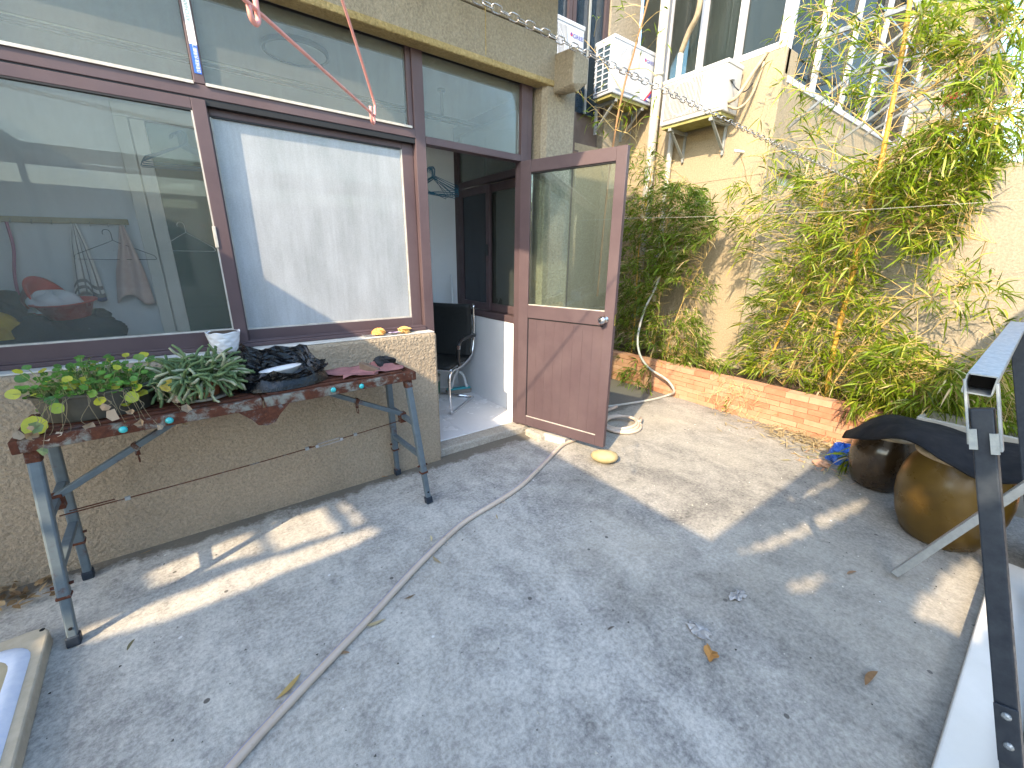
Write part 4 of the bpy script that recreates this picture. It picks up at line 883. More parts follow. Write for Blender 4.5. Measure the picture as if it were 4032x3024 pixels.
for (u, v) in ((266, 928), (366, 908), (720, 842), (781, 834)):
    d0 = ray(u, v); ang = R(3.2); nn = Vector((math.sin(ang), -math.cos(ang), 0)); t_ = (nn.dot(Vector((.125, 2.205, 0)))+TWd+.014-0)/(nn.dot(d0)); q = d0*t_+CAM
    tag(MB().lathe([(.013, -.001), (.0135, .003), (.010, .008), (.005, .011)], 16, cap1=True).build('glass_bead', 'teal_glass', smooth=True, loc=q+nn*.0, rot=(R(90), 0, ang)), {266: 'teal glass bead on the bench edge below the trough plant', 366: 'teal glass bead on the bench edge left of the hinge', 720: 'teal glass bead on the bench edge below the black bag', 781: 'teal glass bead on the bench edge below the pink cloth'}[u], 'bead', 'teal beads on the bench edge')

# ------------------------------------------------------------------ things on the bench
ZT = TZ+.0205
pc = Vector((-.40, 2.19, ZT)); PT = thing('trough_plant', 'oval pot of round leaved trailing pennywort with yellow leaves', 'potted plant', pc, R(5)); 
MB().lathe([(.118, 0), (.125, .004), (.140, .095), (.146, .098), (.146, .106), (.134, .108), (.130, .09)], 40, sx=1.25, sy=.78).build('pot', 'dark_planter', PT, smooth=False)
MB().lathe([(.131, .088), (.06, .094), (.001, .096)], 30, sx=1.25, sy=.78, cap0=False).build('soil', 'soil', PT)
def disc(m_, p, n, r, col, notch=.25, n_=10, cup=.15):
    n = n.normalized(); a = n.orthogonal().normalized(); b = n.cross(a); rot = U(0, 6.3); vs = [p-n*r*cup*.4]
    for k in range(n_):
        t = rot+k*6.2832/n_; rr = r*(1-notch*(1 if k == 0 else 0))*U(.93, 1.07); vs.append(p+(a*_c(t)+b*_s(t))*rr+n*r*cup*U(.2, 1))
    m_.add(vs, [(0, 1+k, 1+(k+1) % n_) for k in range(n_)], col)
lf = MB(); stm = MB()
def pw_stem(b, p, r=.0013, c=(.30, .34, .14)):
    mid = b.lerp(p, .5)+Vector((U(-.01, .01), U(-.01, .01), .015)); stm.tube([b, mid, p], r, 4, cap=False, col=c)
for _ in range(420):
    a = U(0, 6.28); rr = math.sqrt(random.random()); b = Vector((rr*_c(a)*.15, rr*_s(a)*.09, .095)); p = b*1.0+Vector((_c(a)*.03*rr+U(-.02, .02), _s(a)*.03*rr+U(-.02, .02), U(.005, .125)*(1.2-rr*.75)))
    k = U(.6, 1.25); col = (.11*k, .25*k, .04*k) if random.random() < .90 else (.42*k, .42*k, .05)
    pw_stem(b, p); disc(lf, p, Vector((U(-.6, .6), U(-1, .2), 1)), U(.007, .014), col)
for _ in range(40):    # long stragglers
    a = U(0, 6.28); b = Vector((_c(a)*.13, _s(a)*.08, .095)); p = Vector((_c(a)*U(.15, .24), _s(a)*U(.09, .13), U(.03, .21)))
    k = U(.7, 1.1); pw_stem(b, p); disc(lf, p, Vector((U(-.5, .5), U(-1, .2), .8)), U(.012, .022), random.choice([(.48*k, .46*k, .05), (.20*k, .32*k, .06), (.09*k, .2*k, .05)]))
for (lx, lz, rr, c) in ((-.165, .025, .034, (.50, .50, .06)), (-.02, .135, .026, (.50, .48, .05)), (.21, .10, .026, (.62, .47, .08)), (-.06, .14, .024, (.45, .46, .06)), (-.20, .13, .02, (.5, .5, .08)), (.10, .075, .022, (.42, .46, .05)), (-.10, .075, .020, (.36, .44, .05))):
    b = Vector((lx*.6, -.07, .095)); p = Vector((lx, -.125 if lz < .12 else -.05, lz)); pw_stem(b, p); disc(lf, p, Vector((U(-.3, .3), -1, .45)), rr, c, .05)
dry = MB()
for _ in range(24):    # trailing dried runners in front of the pot
    x = U(-.22, .26); b = Vector((x*.7, -.105, .105)); e = Vector((x, -.165-U(0, .03), U(-.07, .07)))
    stm.tube(catmull([b, b.lerp(e, .3)+Vector((U(-.02, .02), -.035, .015)), b.lerp(e, .65)+Vector((U(-.025, .025), -.015, U(-.01, .01))), e], 4), .0008, 4, cap=False, col=(.30, .24, .15))
    if random.random() < .75: disc(dry, e, Vector((U(-.5, .5), -1, U(.2, .9))), U(.010, .024), random.choice([(.42, .32, .23), (.36, .25, .16), (.22, .28, .13), (.46, .37, .29)]), .5, 6, U(-.6, .9))
lf.build('leaves', 'pennywort_leaf', PT); stm.build('runners', 'dry_leaf', PT); dry.build('dry_leaves', 'dry_leaf', PT)

cc = Vector((-.075, 2.20, ZT)); CP = thing('cactus_pot', 'trailing rat tail cactus in a terracotta pot on a saucer', 'potted plant', cc)
MB().lathe([(.052, .008), (.060, .01), (.078, .085), (.086, .087), (.087, .105), (.080, .107), (.074, .09)], 32).build('pot', 'terracotta', CP, smooth=False)
MB().lathe([(.085, 0), (.105, .006), (.108, .016), (.102, .016), (.085, .008)], 32, cap1=True).build('saucer', 'cement', CP)
MB().lathe([(.074, .088), (.001, .095)], 20, cap0=False).build('soil', 'soil', CP)
cs = MB(); cp_ = MB()
for k in range(430):
    a = U(0, 6.28); el = U(.0, 1); r0 = U(0, .055); p = Vector((r0*_c(a), r0*_s(a), .095)); L = U(.05, .155); pts = [p.copy()]; up = Vector((_c(a)*(.35+el*.8), _s(a)*(.35+el*.8), .9-el*.7)).normalized()
    if k % 3 == 0: p = Vector((.082*_c(a), .082*_s(a), .112)); pts = [p.copy()]; up = Vector((_c(a), _s(a), .25)).normalized(); L = U(.08, .15)
    for j in range(6):
        if k % 3 == 0: up = (up+Vector((0, 0, -.42))).normalized()
        up = (up+Vector((U(-.6, .6), U(-.6, .6), -.10+U(-.45, .45)))).normalized(); p = p+up*L/6*1.15; p.z = max(p.z, .012)
        if (p.x**2+p.y**2) < .0085 and p.z < .107: f_ = .094/max(1e-4, math.hypot(p.x, p.y)); p.x *= f_; p.y *= f_
        pts.append(p.copy())
    (cs if random.random() < .82 else cp_).tube(pts, [.005, .0062, .0058, .0062, .0056, .0058, .0045], 6)
cs.build('stems', 'cactus', CP, smooth=True); cp_.build('pale_stems', 'cactus_pale', CP, smooth=True)

BG = thing('plastic_bag', 'open black plastic bag on the bench holding a white bowl', 'bag', (.25, 2.235, ZT), R(8))
rb = random.Random(11); phs = [(rb.randint(2, 9), rb.uniform(0, 6.3), rb.uniform(.5, 1)) for _ in range(7)]
def bagf(u, v):
    t = u*6.2832; w_ = sum(a*_s(k*t+p+v*2.5) for k, p, a in phs)/7
    r = .135+.045*v+.040*w_*(.4+v); z = .008+v*(.07+.085*max(0, _s(t*1.0-.2))**1.2+.05*max(0, _c(t-2.6))**6+.05*w_)
    if v > .6: r += .03*(v-.6)*_s(7*t)
    r += rb.uniform(-.006, .006); z += rb.uniform(-.006, .008)*v
    return (r*_c(t)*1.15, r*_s(t)*.80, max(.004, z))
MB().grid(bagf, 72, 16).build('film', 'bag_plastic', BG, smooth=False, solid=.0015)
def skirt(u, v):
    t = R(190+u*190); w_ = sum(a*_s(k*t+p) for k, p, a in phs)/7; r = .14+.05*v
    return (r*_c(t)*1.1, r*_s(t)*.78, max(.003, .075*(1-v)**.7+.02*w_*(1-v)+.006*_s(u*40)*(1-v)))
MB().grid(skirt, 50, 8).build('folded_edge', 'bag_plastic', BG, solid=.0015)
MB().lathe([(.13, .004), (.05, .003)], 30, cap0=False, cap1=True, sx=1.1, sy=.75).build('base_film', 'bag_plastic', BG)
tag(MB().lathe([(.045, 0), (.05, .004), (.088, .042), (.096, .048), (.092, .050), (.078, .04), (.04, .012)], 40, cap1=True).build('bowl', 'white_bowl', smooth=True, loc=(.245, 2.205, ZT+.035), rot=(R(-8), R(-6), 0)), 'white bowl lying inside the black plastic bag', 'bowl')
def clothf(u, v):
    x = -.17+.36*u; y = -.105+.21*v; x += .035*(v-.5)*(1 if u > .5 else -.7) + .02*_s(v*7); y += .022*_s(u*9+1)*(.5 if v < .5 else 1)
    z = .006+.012*max(0, _s(u*13+v*5))*(.3+.7*_s(u*3.1))+.008*max(0, _s(v*11+u*7))
    return (x, y, z)
tag(MB().grid(clothf, 48, 26).build('folded_cloth', 'pink_cloth', smooth=True, solid=.003, loc=(.645, 2.225, ZT), rot=(0, 0, R(6))), 'dusty pink cloth spread on the right end of the bench', 'cloth')
wd = thing('wooden_wedge', 'small wooden wedge with nails standing on the pink cloth', 'wedge', (.660, 2.185, ZT+.010), R(-38))
MB().add([(-.05, -.018, 0), (.05, -.018, 0), (.05, .018, 0), (-.05, .018, 0), (-.05, -.018, .05), (-.05, .018, .05), (.05, -.018, .012), (.05, .018, .012)], [(3, 2, 1, 0), (0, 1, 6, 4), (1, 2, 7, 6), (2, 3, 5, 7), (3, 0, 4, 5), (4, 6, 7, 5)]).build('block', 'old_wood', wd, bevel=.003)
for k in range(3): MB().tube([(-.01+k*.006, -.004+.004*k, .03), (-.012+k*.009, -.004+.005*k, .062-.008*k)], .0012, 5).build('nail', 'rail_dark', wd)
tag(crumple((0, 0, 0), .055, .042, 9, n=30, k=10, amp=.5).build('rag', 'black_cloth', smooth=False, loc=(.775, 2.315, ZT+.004)), 'crumpled black rag at the back right of the bench', 'rag')
# sill things
sp_w = lambda t, z: .05*_s(7*t)*_s(z*120)*1.0
def potw(u, v):
    t = u*6.2832; z = .10*v; r = .046+.029*v**.6; r -= .0040*max(0, _s(8*t+(int(v*4.999) % 2)*3.14))*abs(_s(v*5*3.1416)); top = .0035*_s(6*t+1)*v**6
    return (r*_c(t), r*_s(t), z+top)
wpot = thing('white_pot', 'white dimpled ceramic pot standing on the window sill', 'pot', (.045, 2.535, .953))
MB().grid(potw, 54, 24).build('body', 'white_ceramic', wpot, smooth=True, solid=.004, off=-1)
MB().lathe([(.062, .098), (.001, .100)], 24, cap0=False).build('soil', 'soil', wpot); MB().lathe([(.044, 0.001), (.044, .004)], 24, cap1=True).build('base', 'white_ceramic', wpot)
pkt = thing('snack_packet', 'clear plastic wrapper with a purple label on the sunny sill', 'wrapper', (.90, 2.535, .954))
MB().grid(lambda u, v: (-.16+.30*u, -.03+.055*v+.006*_s(u*9), .003+.006*abs(_s(u*17+v*4))), 30, 8).build('film', 'clear_film', pkt)
MB().grid(lambda u, v: (.005+.075*u, -.018+.035*v, .0115+.001*_s(u*9)), 8, 4).build('label', 'purple_print', pkt)
tag(crumple((0, 0, 0), .036, .034, 21, n=30, k=12, amp=.3).build('dried_peel', 'orange_peel', loc=(.845, 2.54, .962)), 'bright orange dried peel on the plastic wrapper', 'peel', 'dried peels on the sill')
tag(crumple((0, 0, 0), .034, .038, 33, n=30, k=12, amp=.5).build('dried_peel', 'pale_peel', loc=(1.015, 2.545, .954)), 'pale yellow dried peel near the door post', 'peel', 'dried peels on the sill')

# ------------------------------------------------------------------ things inside the balcony
tag(MB().bar((-.95, 3.855, 1.615), (-.325, 3.855, 1.630), .018, .034).build('hook_rail', 'rail_wood', bevel=.002), 'wooden hook rail on the balcony wall behind the clear pane', 'hook rail')
hr = bpy.data.objects['hook_rail']
for k in range(8):
    x = -.93+k*.084; MB().tube([(x, 3.846, 1.62), (x, 3.825, 1.608), (x, 3.825, 1.595), (x, 3.82, 1.60)], .003, 6).build('hook', 'rod_steel', hr)
def towel(name, label, top, pts, mat, wob, rows=24, cols=18):
    def fn(u, v):
        x0, x1 = interp([Vector((p[0], 0, p[2])) for p in pts], v).x, interp([Vector((p[1], 0, p[2])) for p in pts], v).x; z = interp([Vector((0, 0, p[2])) for p in pts], v).z
        x = x0+(x1-x0)*u; return (x, top+wob*_s(u*12+v*2)*(.3+v), z+(-.04*abs(u-.5)*2*v if wob > 0 else 0)+.03*_s(u*6)*v*v)
    return tag(MB().grid(fn, cols, rows).build(name, mat, smooth=True, solid=.006), label, 'towel', 'towels on the hook rail')
tw1 = towel('towel', 'white towel with grey stripes hanging from the hook rail', 3.81, [(-.592, -.572, 1.605), (-.622, -.55, 1.50), (-.645, -.535, 1.35), (-.67, -.525, 1.18)], ['towel_white', 'towel_stripe', 'towel_blue'], .012)
for p in tw1.data.polygons:
    i = p.index % 18; j = p.index//18
    if i in (3, 7, 11, 15): p.material_index = 1
    if j > 19 and j % 2 == 0: p.material_index = 1
    if j == 23 and i > 10: p.material_index = 2
towel('towel', 'peach pink towel hanging at the right end of the hook rail', 3.80, [(-.368, -.350, 1.605), (-.40, -.325, 1.48), (-.445, -.30, 1.34), (-.475, -.285, 1.15)], 'towel_peach', .016)
tag(MB().tube(catmull([(-.86, 3.82, 1.60), (-.865, 3.815, 1.45), (-.895, 3.81, 1.30), (-.91, 3.81, 1.15)], 5), .008, 6).build('strap', 'pink_strap'), 'magenta strap hanging from the hook rail', 'strap')
cab = tag(box('storage_chest', 'white_pvc', None, -1.9, -.45, 3.30, 3.78, .069, .90, bevel=.01), 'low white chest under the laundry pile', 'chest')
def pile(name, label, cat, loc, r, h, mat, seed, sx=1, sy=1, amp=.2):
    o = crumple((0, 0, 0), r, h, seed, n=40, k=14, amp=amp).build(name, mat, smooth=True, loc=loc); o.scale = (sx, sy, 1); return tag(o, label, cat)
pile('navy_towel', 'dark navy towel heaped at the bottom of the clear pane', 'towel', (-.74, 3.50, .901), .24, .16, 'navy_towel', 41, 1.35, .8)
pile('yellow_cloth', 'yellow cloth lying on the laundry pile', 'cloth', (-.98, 3.40, .98), .13, .13, 'yellow_cloth', 42, 1.2, .7)
def basin(label, loc, rot, s=1):
    t = thing('basin', label, 'basin', loc, 0, 'red plastic basins'); t.rotation_euler = rot
    MB().lathe([(.085*s, 0), (.09*s, .003), (.125*s, .085), (.142*s, .088), (.142*s, .094), (.120*s, .092), (.085*s, .01)], 36, cap1=True).build('bowl', 'red_plastic', t, smooth=True); return t
basin('red plastic basin resting on the navy towel', (-.65, 3.47, 1.07), (R(6), R(-4), 0)); basin('red plastic basin tipped on its side behind the white bag', (-.80, 3.62, 1.13), (R(20), R(60), 0))
pile('white_bag', 'white plastic bag with dark corners in the red basin', 'bag', (-.70, 3.50, 1.10), .09, .11, 'white_bag', 44, 1.2, .8, .3); pile('dark_cloth', 'dark cloth bundle to the left of the red basin', 'cloth', (-.93, 3.58, 1.03), .11, .17, 'black_cloth', 46, 1.2, .8); pile('dark_shoe', 'small black bundle on the right of the navy towel', 'cloth', (-.53, 3.52, 1.04), .05, .06, 'black_cloth', 47)
def hanger(label, mat, c, w_, axis, hook=True, r=.0022, grp='wire hangers', tilt=0, h=.10):
    ax = Vector(axis).normalized(); z = (Vector((0, 0, 1))+ax*tilt).normalized(); c = Vector(c); t = thing('wire_hanger', label, 'hanger', c, 0, grp); p = lambda a, b: ax*a+z*b
    m_ = MB(); m_.tube([p(-w_/2, 0), p(-w_/2+.01, .02), p(-.02, h), p(0, h+.012), p(.02, h), p(w_/2-.01, .02), p(w_/2, 0)], r, 6); m_.tube([p(-w_/2, 0), p(-w_/2+.006, -.007), p(0, -.008), p(w_/2-.006, -.007), p(w_/2, 0)], r, 6); m_.build('body', mat, t)
    if hook: MB().tube([p(0, h+.01), p(0, h+.05)]+[p(-.02+.02*_c(a), h+.055+.022*_s(a)) for a in [k*.45 for k in range(9)]], r, 6).build('hook', mat, t)
    return t
hanger('white wire hanger hooked on the sliding door behind the glass', 'white_wire', (-.03, 3.70, 1.46), .30, (1, .15, 0)); hanger('dark wire hanger between the two towels', 'dark_wire', (-.42, 3.80, 1.40), .40, (1, 0, 0))
for k in range(7): hanger('blue wire hanger in the bundle seen through the clear pane', 'blue_wire', (.03+.004*k, 3.22+.012*k, 1.90+.006*k+.004*_s(k*3)), .40, (1, -.25+.05*k, 0), grp='blue hangers behind the pane', tilt=.02*k)
for k in range(11): hanger('blue wire hanger in the bundle seen through the doorway', 'blue_wire', (1.60+.006*k, 3.22+.01*k, 1.93+.007*_s(k*2)), .40, (1, -.9+.16*k, .10*_s(k*1.7)), grp='blue hangers in the doorway', tilt=.10*_s(k*2))
rod = thing('drying_rod', 'steel drying rod hung below the balcony ceiling', 'rod', (0, 0, 0))
MB().tube([(-2.8, 3.2, 2.475), (2.125, 3.2, 2.455)], .011, 10).build('tube', 'rod_steel', rod, smooth=True)
MB().tube([(-2.8, 3.28, 2.475), (2.125, 3.28, 2.455)], .008, 10).build('tube', 'rod_steel', rod, smooth=True)
for x in (1.69, -.6):
    MB().tube([(x, 3.2, 2.47), (x, 3.2, 2.638)], .012, 10).build('hanger_post', 'rod_steel', rod); MB().lathe([(.03, 0), (.03, .015), (.015, .02)], 16, cap1=True).build('ceiling_cup', 'rod_steel', rod, loc=(x, 3.2, 2.639), rot=(R(180), 0, 0))
lp = thing('ring_lamp', 'round ceiling lamp with a dark rim above the frosted pane', 'ceiling lamp', (.70, 3.19, 2.64))
MB().lathe([(.175, 0), (.185, -.005), (.185, -.03), (.172, -.032), (.168, -.028)], 48, cap0=False).build('rim', 'lamp_dark', lp, smooth=False); MB().lathe([(.168, -.026), (.10, -.034), (.001, -.036)], 48, cap0=False).build('diffuser', 'lamp_diffuser', lp, smooth=True)
# office chair
ch = thing('office_chair', 'black mesh chair with chrome tube frame inside the doorway', 'chair', (1.68, 3.45, .068), R(-54))
def cb_(u, v): return (-.24+.48*u, .22+.06*_s(v*2.6)+.0-.03*_c((u-.5)*3), .42+.52*v)
MB().grid(cb_, 10, 12).build('backrest', 'black_mesh', ch, smooth=True, solid=.012)
MB().grid(lambda u, v: (-.24+.48*u, -.24+.46*v, .42+.015*_s(v*3)), 8, 8).build('seat', 'black_mesh', ch, smooth=True, solid=.03)
for sx in (-1, 1):
    x = sx*.26
    MB().tube(catmull([(x, .29, .94), (x, .29, .75), (x, .27, .56), (x, .20, .45), (x, -.02, .40), (x, -.20, .40), (x, -.28, .36), (x, -.29, .20), (x, -.27, .05), (x, -.24, .014), (x, 0, .013), (x, .24, .013)], 5), .0125, 10).build('side_tube', 'chrome', ch, smooth=True)
    MB().tube(catmull([(x*1.06, .27, .64), (x*1.08, .0, .655), (x*1.08, -.10, .63), (x*1.07, -.13, .52), (x*1.04, -.08, .42)], 6), .018, 10).build('armrest', 'black_plastic', ch, smooth=True)
    MB().tube([(x*1.075, -.125, .615), (x*1.075, -.128, .58)], .0195, 10).build('armrest_cap', 'chrome', ch)
MB().tube([(-.26, .24, .013), (.26, .24, .013)], .0125, 10).build('base_bar', 'chrome', ch, smooth=True); MB().tube([(-.26, -.2, .40), (.26, -.2, .40)], .012, 10).build('seat_bar', 'chrome', ch, smooth=True)
mo = thing('sponge_mop', 'white and teal sponge mop leaning in the balcony corner', 'mop', (2.0, 3.60, .068), R(-12))
MB().box(-.15, .12, -.03, .03, 0, .045).build('sponge', 'sponge', mo, bevel=.008); MB().box(-.14, .11, -.028, .028, .0452, .062).build('clamp', 'mop_teal', mo, bevel=.004)
MB().tube(catmull([(-.10, -.01, .062), (-.085, -.01, .10), (-.06, -.01, .19), (-.015, 0, .235), (.035, -.01, .19), (.06, -.01, .10), (.075, -.01, .062)], 5), .016, 8).build('yoke', 'mop_white', mo, smooth=True)
MB().box(-.05, .02, -.012, .012, .31, .335).build('lever', 'mop_teal', mo, bevel=.004); MB().tube([(-.015, 0, .23), (-.02, .12, 1.2)], .011, 8).build('pole', 'mop_white', mo, smooth=True)
bk = thing('paint_bucket', 'grey bucket with a dark green label behind the chair', 'bucket', (1.66, 3.62, .068))
MB().lathe([(.10, 0), (.115, .24), (.12, .245), (.11, .25)], 30, cap1=True).build('pail', 'bucket_grey', bk, smooth=False); MB().lathe([(.1065, .06), (.113, .19)], 30, cap0=False).build('label', 'bucket_green', bk, smooth=True)

# ------------------------------------------------------------------ hose, coil, stone, granite
def hose(name, pts, r, n=10): return catmull(pts, 8), MB().tube(catmull(pts, 8), r, n)
HP = [(-.42, .93), (-.158, 1.118), (.024, 1.226), (.326, 1.392), (.629, 1.565), (.946, 1.713), (1.243, 1.779), (1.473, 1.844), (1.807, 1.996), (2.091, 2.126), (2.278, 2.15), (2.55, 2.25), (2.85, 2.42), (3.15, 2.46)]
hs = thing('garden_hose', 'beige garden hose with red and blue stripes across the patio', 'hose', (0, 0, 0))
pp, mb_ = hose('h', [(x, y, .0152) for x, y in HP], .0152); mb_.build('tube', 'hose_pvc', hs, smooth=True)
for off, mt in ((.55, 'hose_blue'), (1.15, 'hose_red')):
    q = []
    for i, p in enumerate(pp):
        d = (pp[min(i+1, len(pp)-1)]-pp[max(i-1, 0)]).normalized(); sd_ = Vector((-d.y, d.x, 0)); q.append(p+(sd_*_s(off)+Vector((0, 0, 1))*_c(off))*.0133)
    MB().tube(q, .0026, 5).build('stripe', mt, hs)
for (x, y, a) in ((1.26, 1.775, .3), (.80, 1.64, .5)): MB().tube([(x+.012*_c(k), y+.016*_s(k), .013+.013*_s(k*1.0)) for k in [j*.6 for j in range(11)]], .002, 5).build('twist_tie', 'hose_pvc', hs)
co = thing('hose_coil', 'coiled end of clear beige hose beside the door edge', 'hose', (0, 0, 0)); cpts = []
for k in range(46):
    a = k*.36+2.2; r_ = .185-.0012*k; cpts.append((2.80+r_*_c(a), 2.12+r_*_s(a)*.92, .013+.020*(k/45)+.012*(1+_s(a*1.0+k*.05))))
cpts += [(2.93, 2.03, .05), (3.0, 2.06, .045), (3.08, 2.12, .022)]
MB().tube(catmull(cpts, 3), .0135, 9).build('tube', 'hose_pvc', co, smooth=True)
ph = thing('wall_hose', 'grey hose rising from the ground over the brick planter', 'hose', (0, 0, 0))
wpnt = [Vector((2.75, 2.62, .0125)), Vector((3.15, 2.50, .0125)), Vector((3.6, 2.40, .0125)), Vector((3.88, 2.38, .015)), on(1456, 845, 'x', 3.88), on(1440, 820, 'x', 3.85), on(1402, 795, 'x', 3.87), on(1382, 765, 'x', 3.90), on(1378, 725, 'x', 3.95), on(1392, 670, 'x', 4.02), on(1412, 630, 'x', 4.10), on(1425, 600, 'x', 4.2)]
for p in wpnt: p.z = max(p.z, .0125)
MB().tube(catmull(wpnt, 8), .0125, 9).build('tube', 'grey_pipe', ph, smooth=True)
pb = MB().lathe([(.001, 0), (.035, .004), (.07, .03), (.08, .055), (.07, .082), (.04, .10), (.001, .105)], 28, wob=lambda t, z: .10*_c(2*t+.5)+.04*_s(3*t), cap0=False).build('river_stone', 'pebble', smooth=True, loc=(2.16, 1.755, 0), rot=(0, 0, R(-40))); pb.scale = (1.15, .92, .90)
tag(pb, 'smooth yellowish river stone holding the open door', 'stone')
tag(box('granite_block', 'granite', None, -.045, .045, -.10, .10, 0, .055, bevel=.004, loc=(2.10, 2.30, 0.0001), rot=(0, 0, R(18))), 'small pale granite block under the open door', 'block')
bpy.data.objects['granite_block'].location = (2.125, 2.235, 0)

# ------------------------------------------------------------------ overhead: pink hanger, chain, lines
zh = 1.672; a, b = on(547, 16, 'z', zh), on(804, 246, 'z', zh); ax = (b-a).normalized(); cm = (a+b)/2; ph_ = thing('clothes_hanger', 'pink plastic coated clothes hanger hanging in the foreground', 'hanger', cm); hl = (b-a).length/2; zz = Vector((0, 0, 1)); ap = .175
MB().tube(catmull([ax*(-hl-.035), ax*(-hl*.5), ax*0, ax*hl*.5, ax*(hl+.012)], 4), .0023, 8).build('bar', 'pink_plastic', ph_, smooth=True)
for sg in (-1, 1):
    e = sg*(hl+(.012 if sg > 0 else .035)); MB().tube(catmull([ax*e, ax*(e+sg*.003)+zz*.012, ax*(e-sg*.008)+zz*.035, ax*sg*.05+zz*(ap-.03), ax*0+zz*ap], 5), .0024, 8).build('arm', 'pink_plastic', ph_, smooth=True)
    e2 = sg*(hl-.006); MB().tube(catmull([ax*e2+zz*.010, ax*e2, ax*e2-zz*.009, ax*(e2+sg*.006)-zz*.0145, ax*(e2+sg*.0125)-zz*.0115, ax*(e2+sg*.0135)-zz*.002], 4), .0028, 8).build('notch_hook', 'pink_plastic', ph_, smooth=True)
MB().tube([zz*ap, zz*(ap+.03)]+[ax*(-.02+.02*_c(k*.4))+zz*(ap+.035+.022*_s(k*.4)) for k in range(10)], .0033, 8).build('hook', 'pink_plastic', ph_, smooth=True)
hk = cm+ax*(-.02)+zz*(ap+.052)
tag(MB().tube([hk+Vector((.03, .0, -.004)), hk+Vector((-.02, 0, .002)), Vector((-.30, 1.41, 3.30))], .0012, 6).build('hanging_cord', 'galvanised', smooth=True), 'thin cord carrying the pink hanger', 'cord')
E1 = on(1900, 415, 'x', 4.60); nq = ray(1060, 0).cross(E1-CAM); zc = 2.335; yq = -(nq.x*(-1.06)+nq.z*(zc-HCAM))/nq.y; Qc = Vector((-1.06, yq, zc))
chn = thing('chain', 'bright steel chain stretched across the yard to the garden wall', 'chain', (0, 0, 0))
lk = MB(); L_, Wk = .040, .0215; pts = [(L_/2-Wk/2+_c(t)*Wk/2, _s(t)*Wk/2, 0) for t in [R(-90+k*30) for k in range(7)]]+[(-(L_/2-Wk/2)+_c(t)*Wk/2, _s(t)*Wk/2, 0) for t in [R(90+k*30) for k in range(7)]]
lk.tube(pts, .0022, 6, closed=True); link0 = lk.build('link', 'chain_steel', chn, smooth=True); first = True
dirc = (E1-Qc); nL = int(dirc.length/.0335); q0 = dirc.to_track_quat('X', 'Z')
for k in range(nL):
    t = k/nL; p = Qc.lerp(E1, t)-Vector((0, 0, .05*4*t*(1-t)*.35))
    if (p-CAM).dot(FW) < .2: continue
    o = link0 if first else dupe(link0, chn); first = False; o.location = p; o.rotation_mode = 'QUATERNION'; from mathutils import Quaternion; o.rotation_quaternion = q0 @ Quaternion((1, 0, 0), R(45+(90 if k % 2 else 0)+U(-12, 12)))
wl = [on(2212, 431, 'x', 4.05), on(1370, 471, 'x', 3.35)]; dw = wl[1]-wl[0]
tag(MB().tube([wl[0]-dw*.15+Vector((0, 0, .006))]+[wl[0]+dw*t-Vector((0, 0, .02*4*t*(1-t))) for t in [k/10 for k in range(11)]]+[wl[1]+dw*.35], .0015, 5).build('clothes_line', 'cement'), 'thin grey clothes line strung in front of the bamboo', 'line')

# ------------------------------------------------------------------ litter on the concrete
def scrap(u, v, label, cat, s, col, seed, name='fallen_leaf', mat='dry_leaf', shape='bamboo'):
    rnd = random.Random(seed); p = on(u, v, 'z', .003); m_ = MB(); an = rnd.uniform(0, 6.3)
    if shape == 'bamboo':
        L = s; n = 8; vs = []
        for i in range(n+1):
            t = i/n; w_ = .10*L*math.sin(math.pi*t)**.8; cx = L*(t-.5); cy = .12*L*math.sin(t*2.4); zz_ = .004+.018*L*4*t*(1-t)*rnd.uniform(.6, 1.3); vs += [(cx, cy-w_, zz_+.004), (cx, cy+w_, zz_+.006)]
        m_.add(vs, [(2*i, 2*i+2, 2*i+3, 2*i+1) for i in range(n)], col)
    elif shape == 'maple':
        P = []
        for k in range(22): t = k/22*6.283; r_ = s*(.5+.28*abs(_c(2.5*t))+rnd.uniform(-.06, .06)); P.append((r_*_c(t)*.6, r_*_s(t)*.45, .004+.012*(1+_s(2*t))))
        m_.add([(0, 0, .006)]+P, [(0, 1+k, 1+(k+1) % 22) for k in range(22)], col)
    else:
        n9 = 26; P = [(rnd.uniform(.45, 1)*s*_c(k*6.283/n9)*.6, rnd.uniform(.45, 1)*s*_s(k*6.283/n9)*.35, .003+rnd.uniform(0, .014)) for k in range(n9)]; Pm = [(x*.5, y*.5, .003+rnd.uniform(0, .02)) for x, y, z in P]
        m_.add([(0, 0, .010)]+P+Pm, [(0, 1+n9+k, 1+n9+(k+1) % n9) for k in range(n9)]+[(1+k, 1+(k+1) % n9, 1+n9+(k+1) % n9, 1+n9+k) for k in range(n9)], col)
    return tag(m_.build(name, mat, loc=(p.x, p.y, 0), rot=(0, 0, an), solid=.0008), label, cat)
scrap(1535, 1415, 'curled orange brown leaf on the shaded concrete', 'leaf', .075, (.48, .25, .08), 1, shape='maple')
scrap(1592, 1288, 'crumpled clear plastic scrap on the concrete near the light patch', 'scrap', .09, (.6, .6, .6), 2, 'plastic_scrap', 'plastic_scrap', 'scrap')
scrap(1510, 1365, 'flattened torn plastic film with a twig beside the orange leaf', 'scrap', .10, (.5, .5, .5), 3, 'plastic_scrap', 'plastic_scrap', 'scrap')
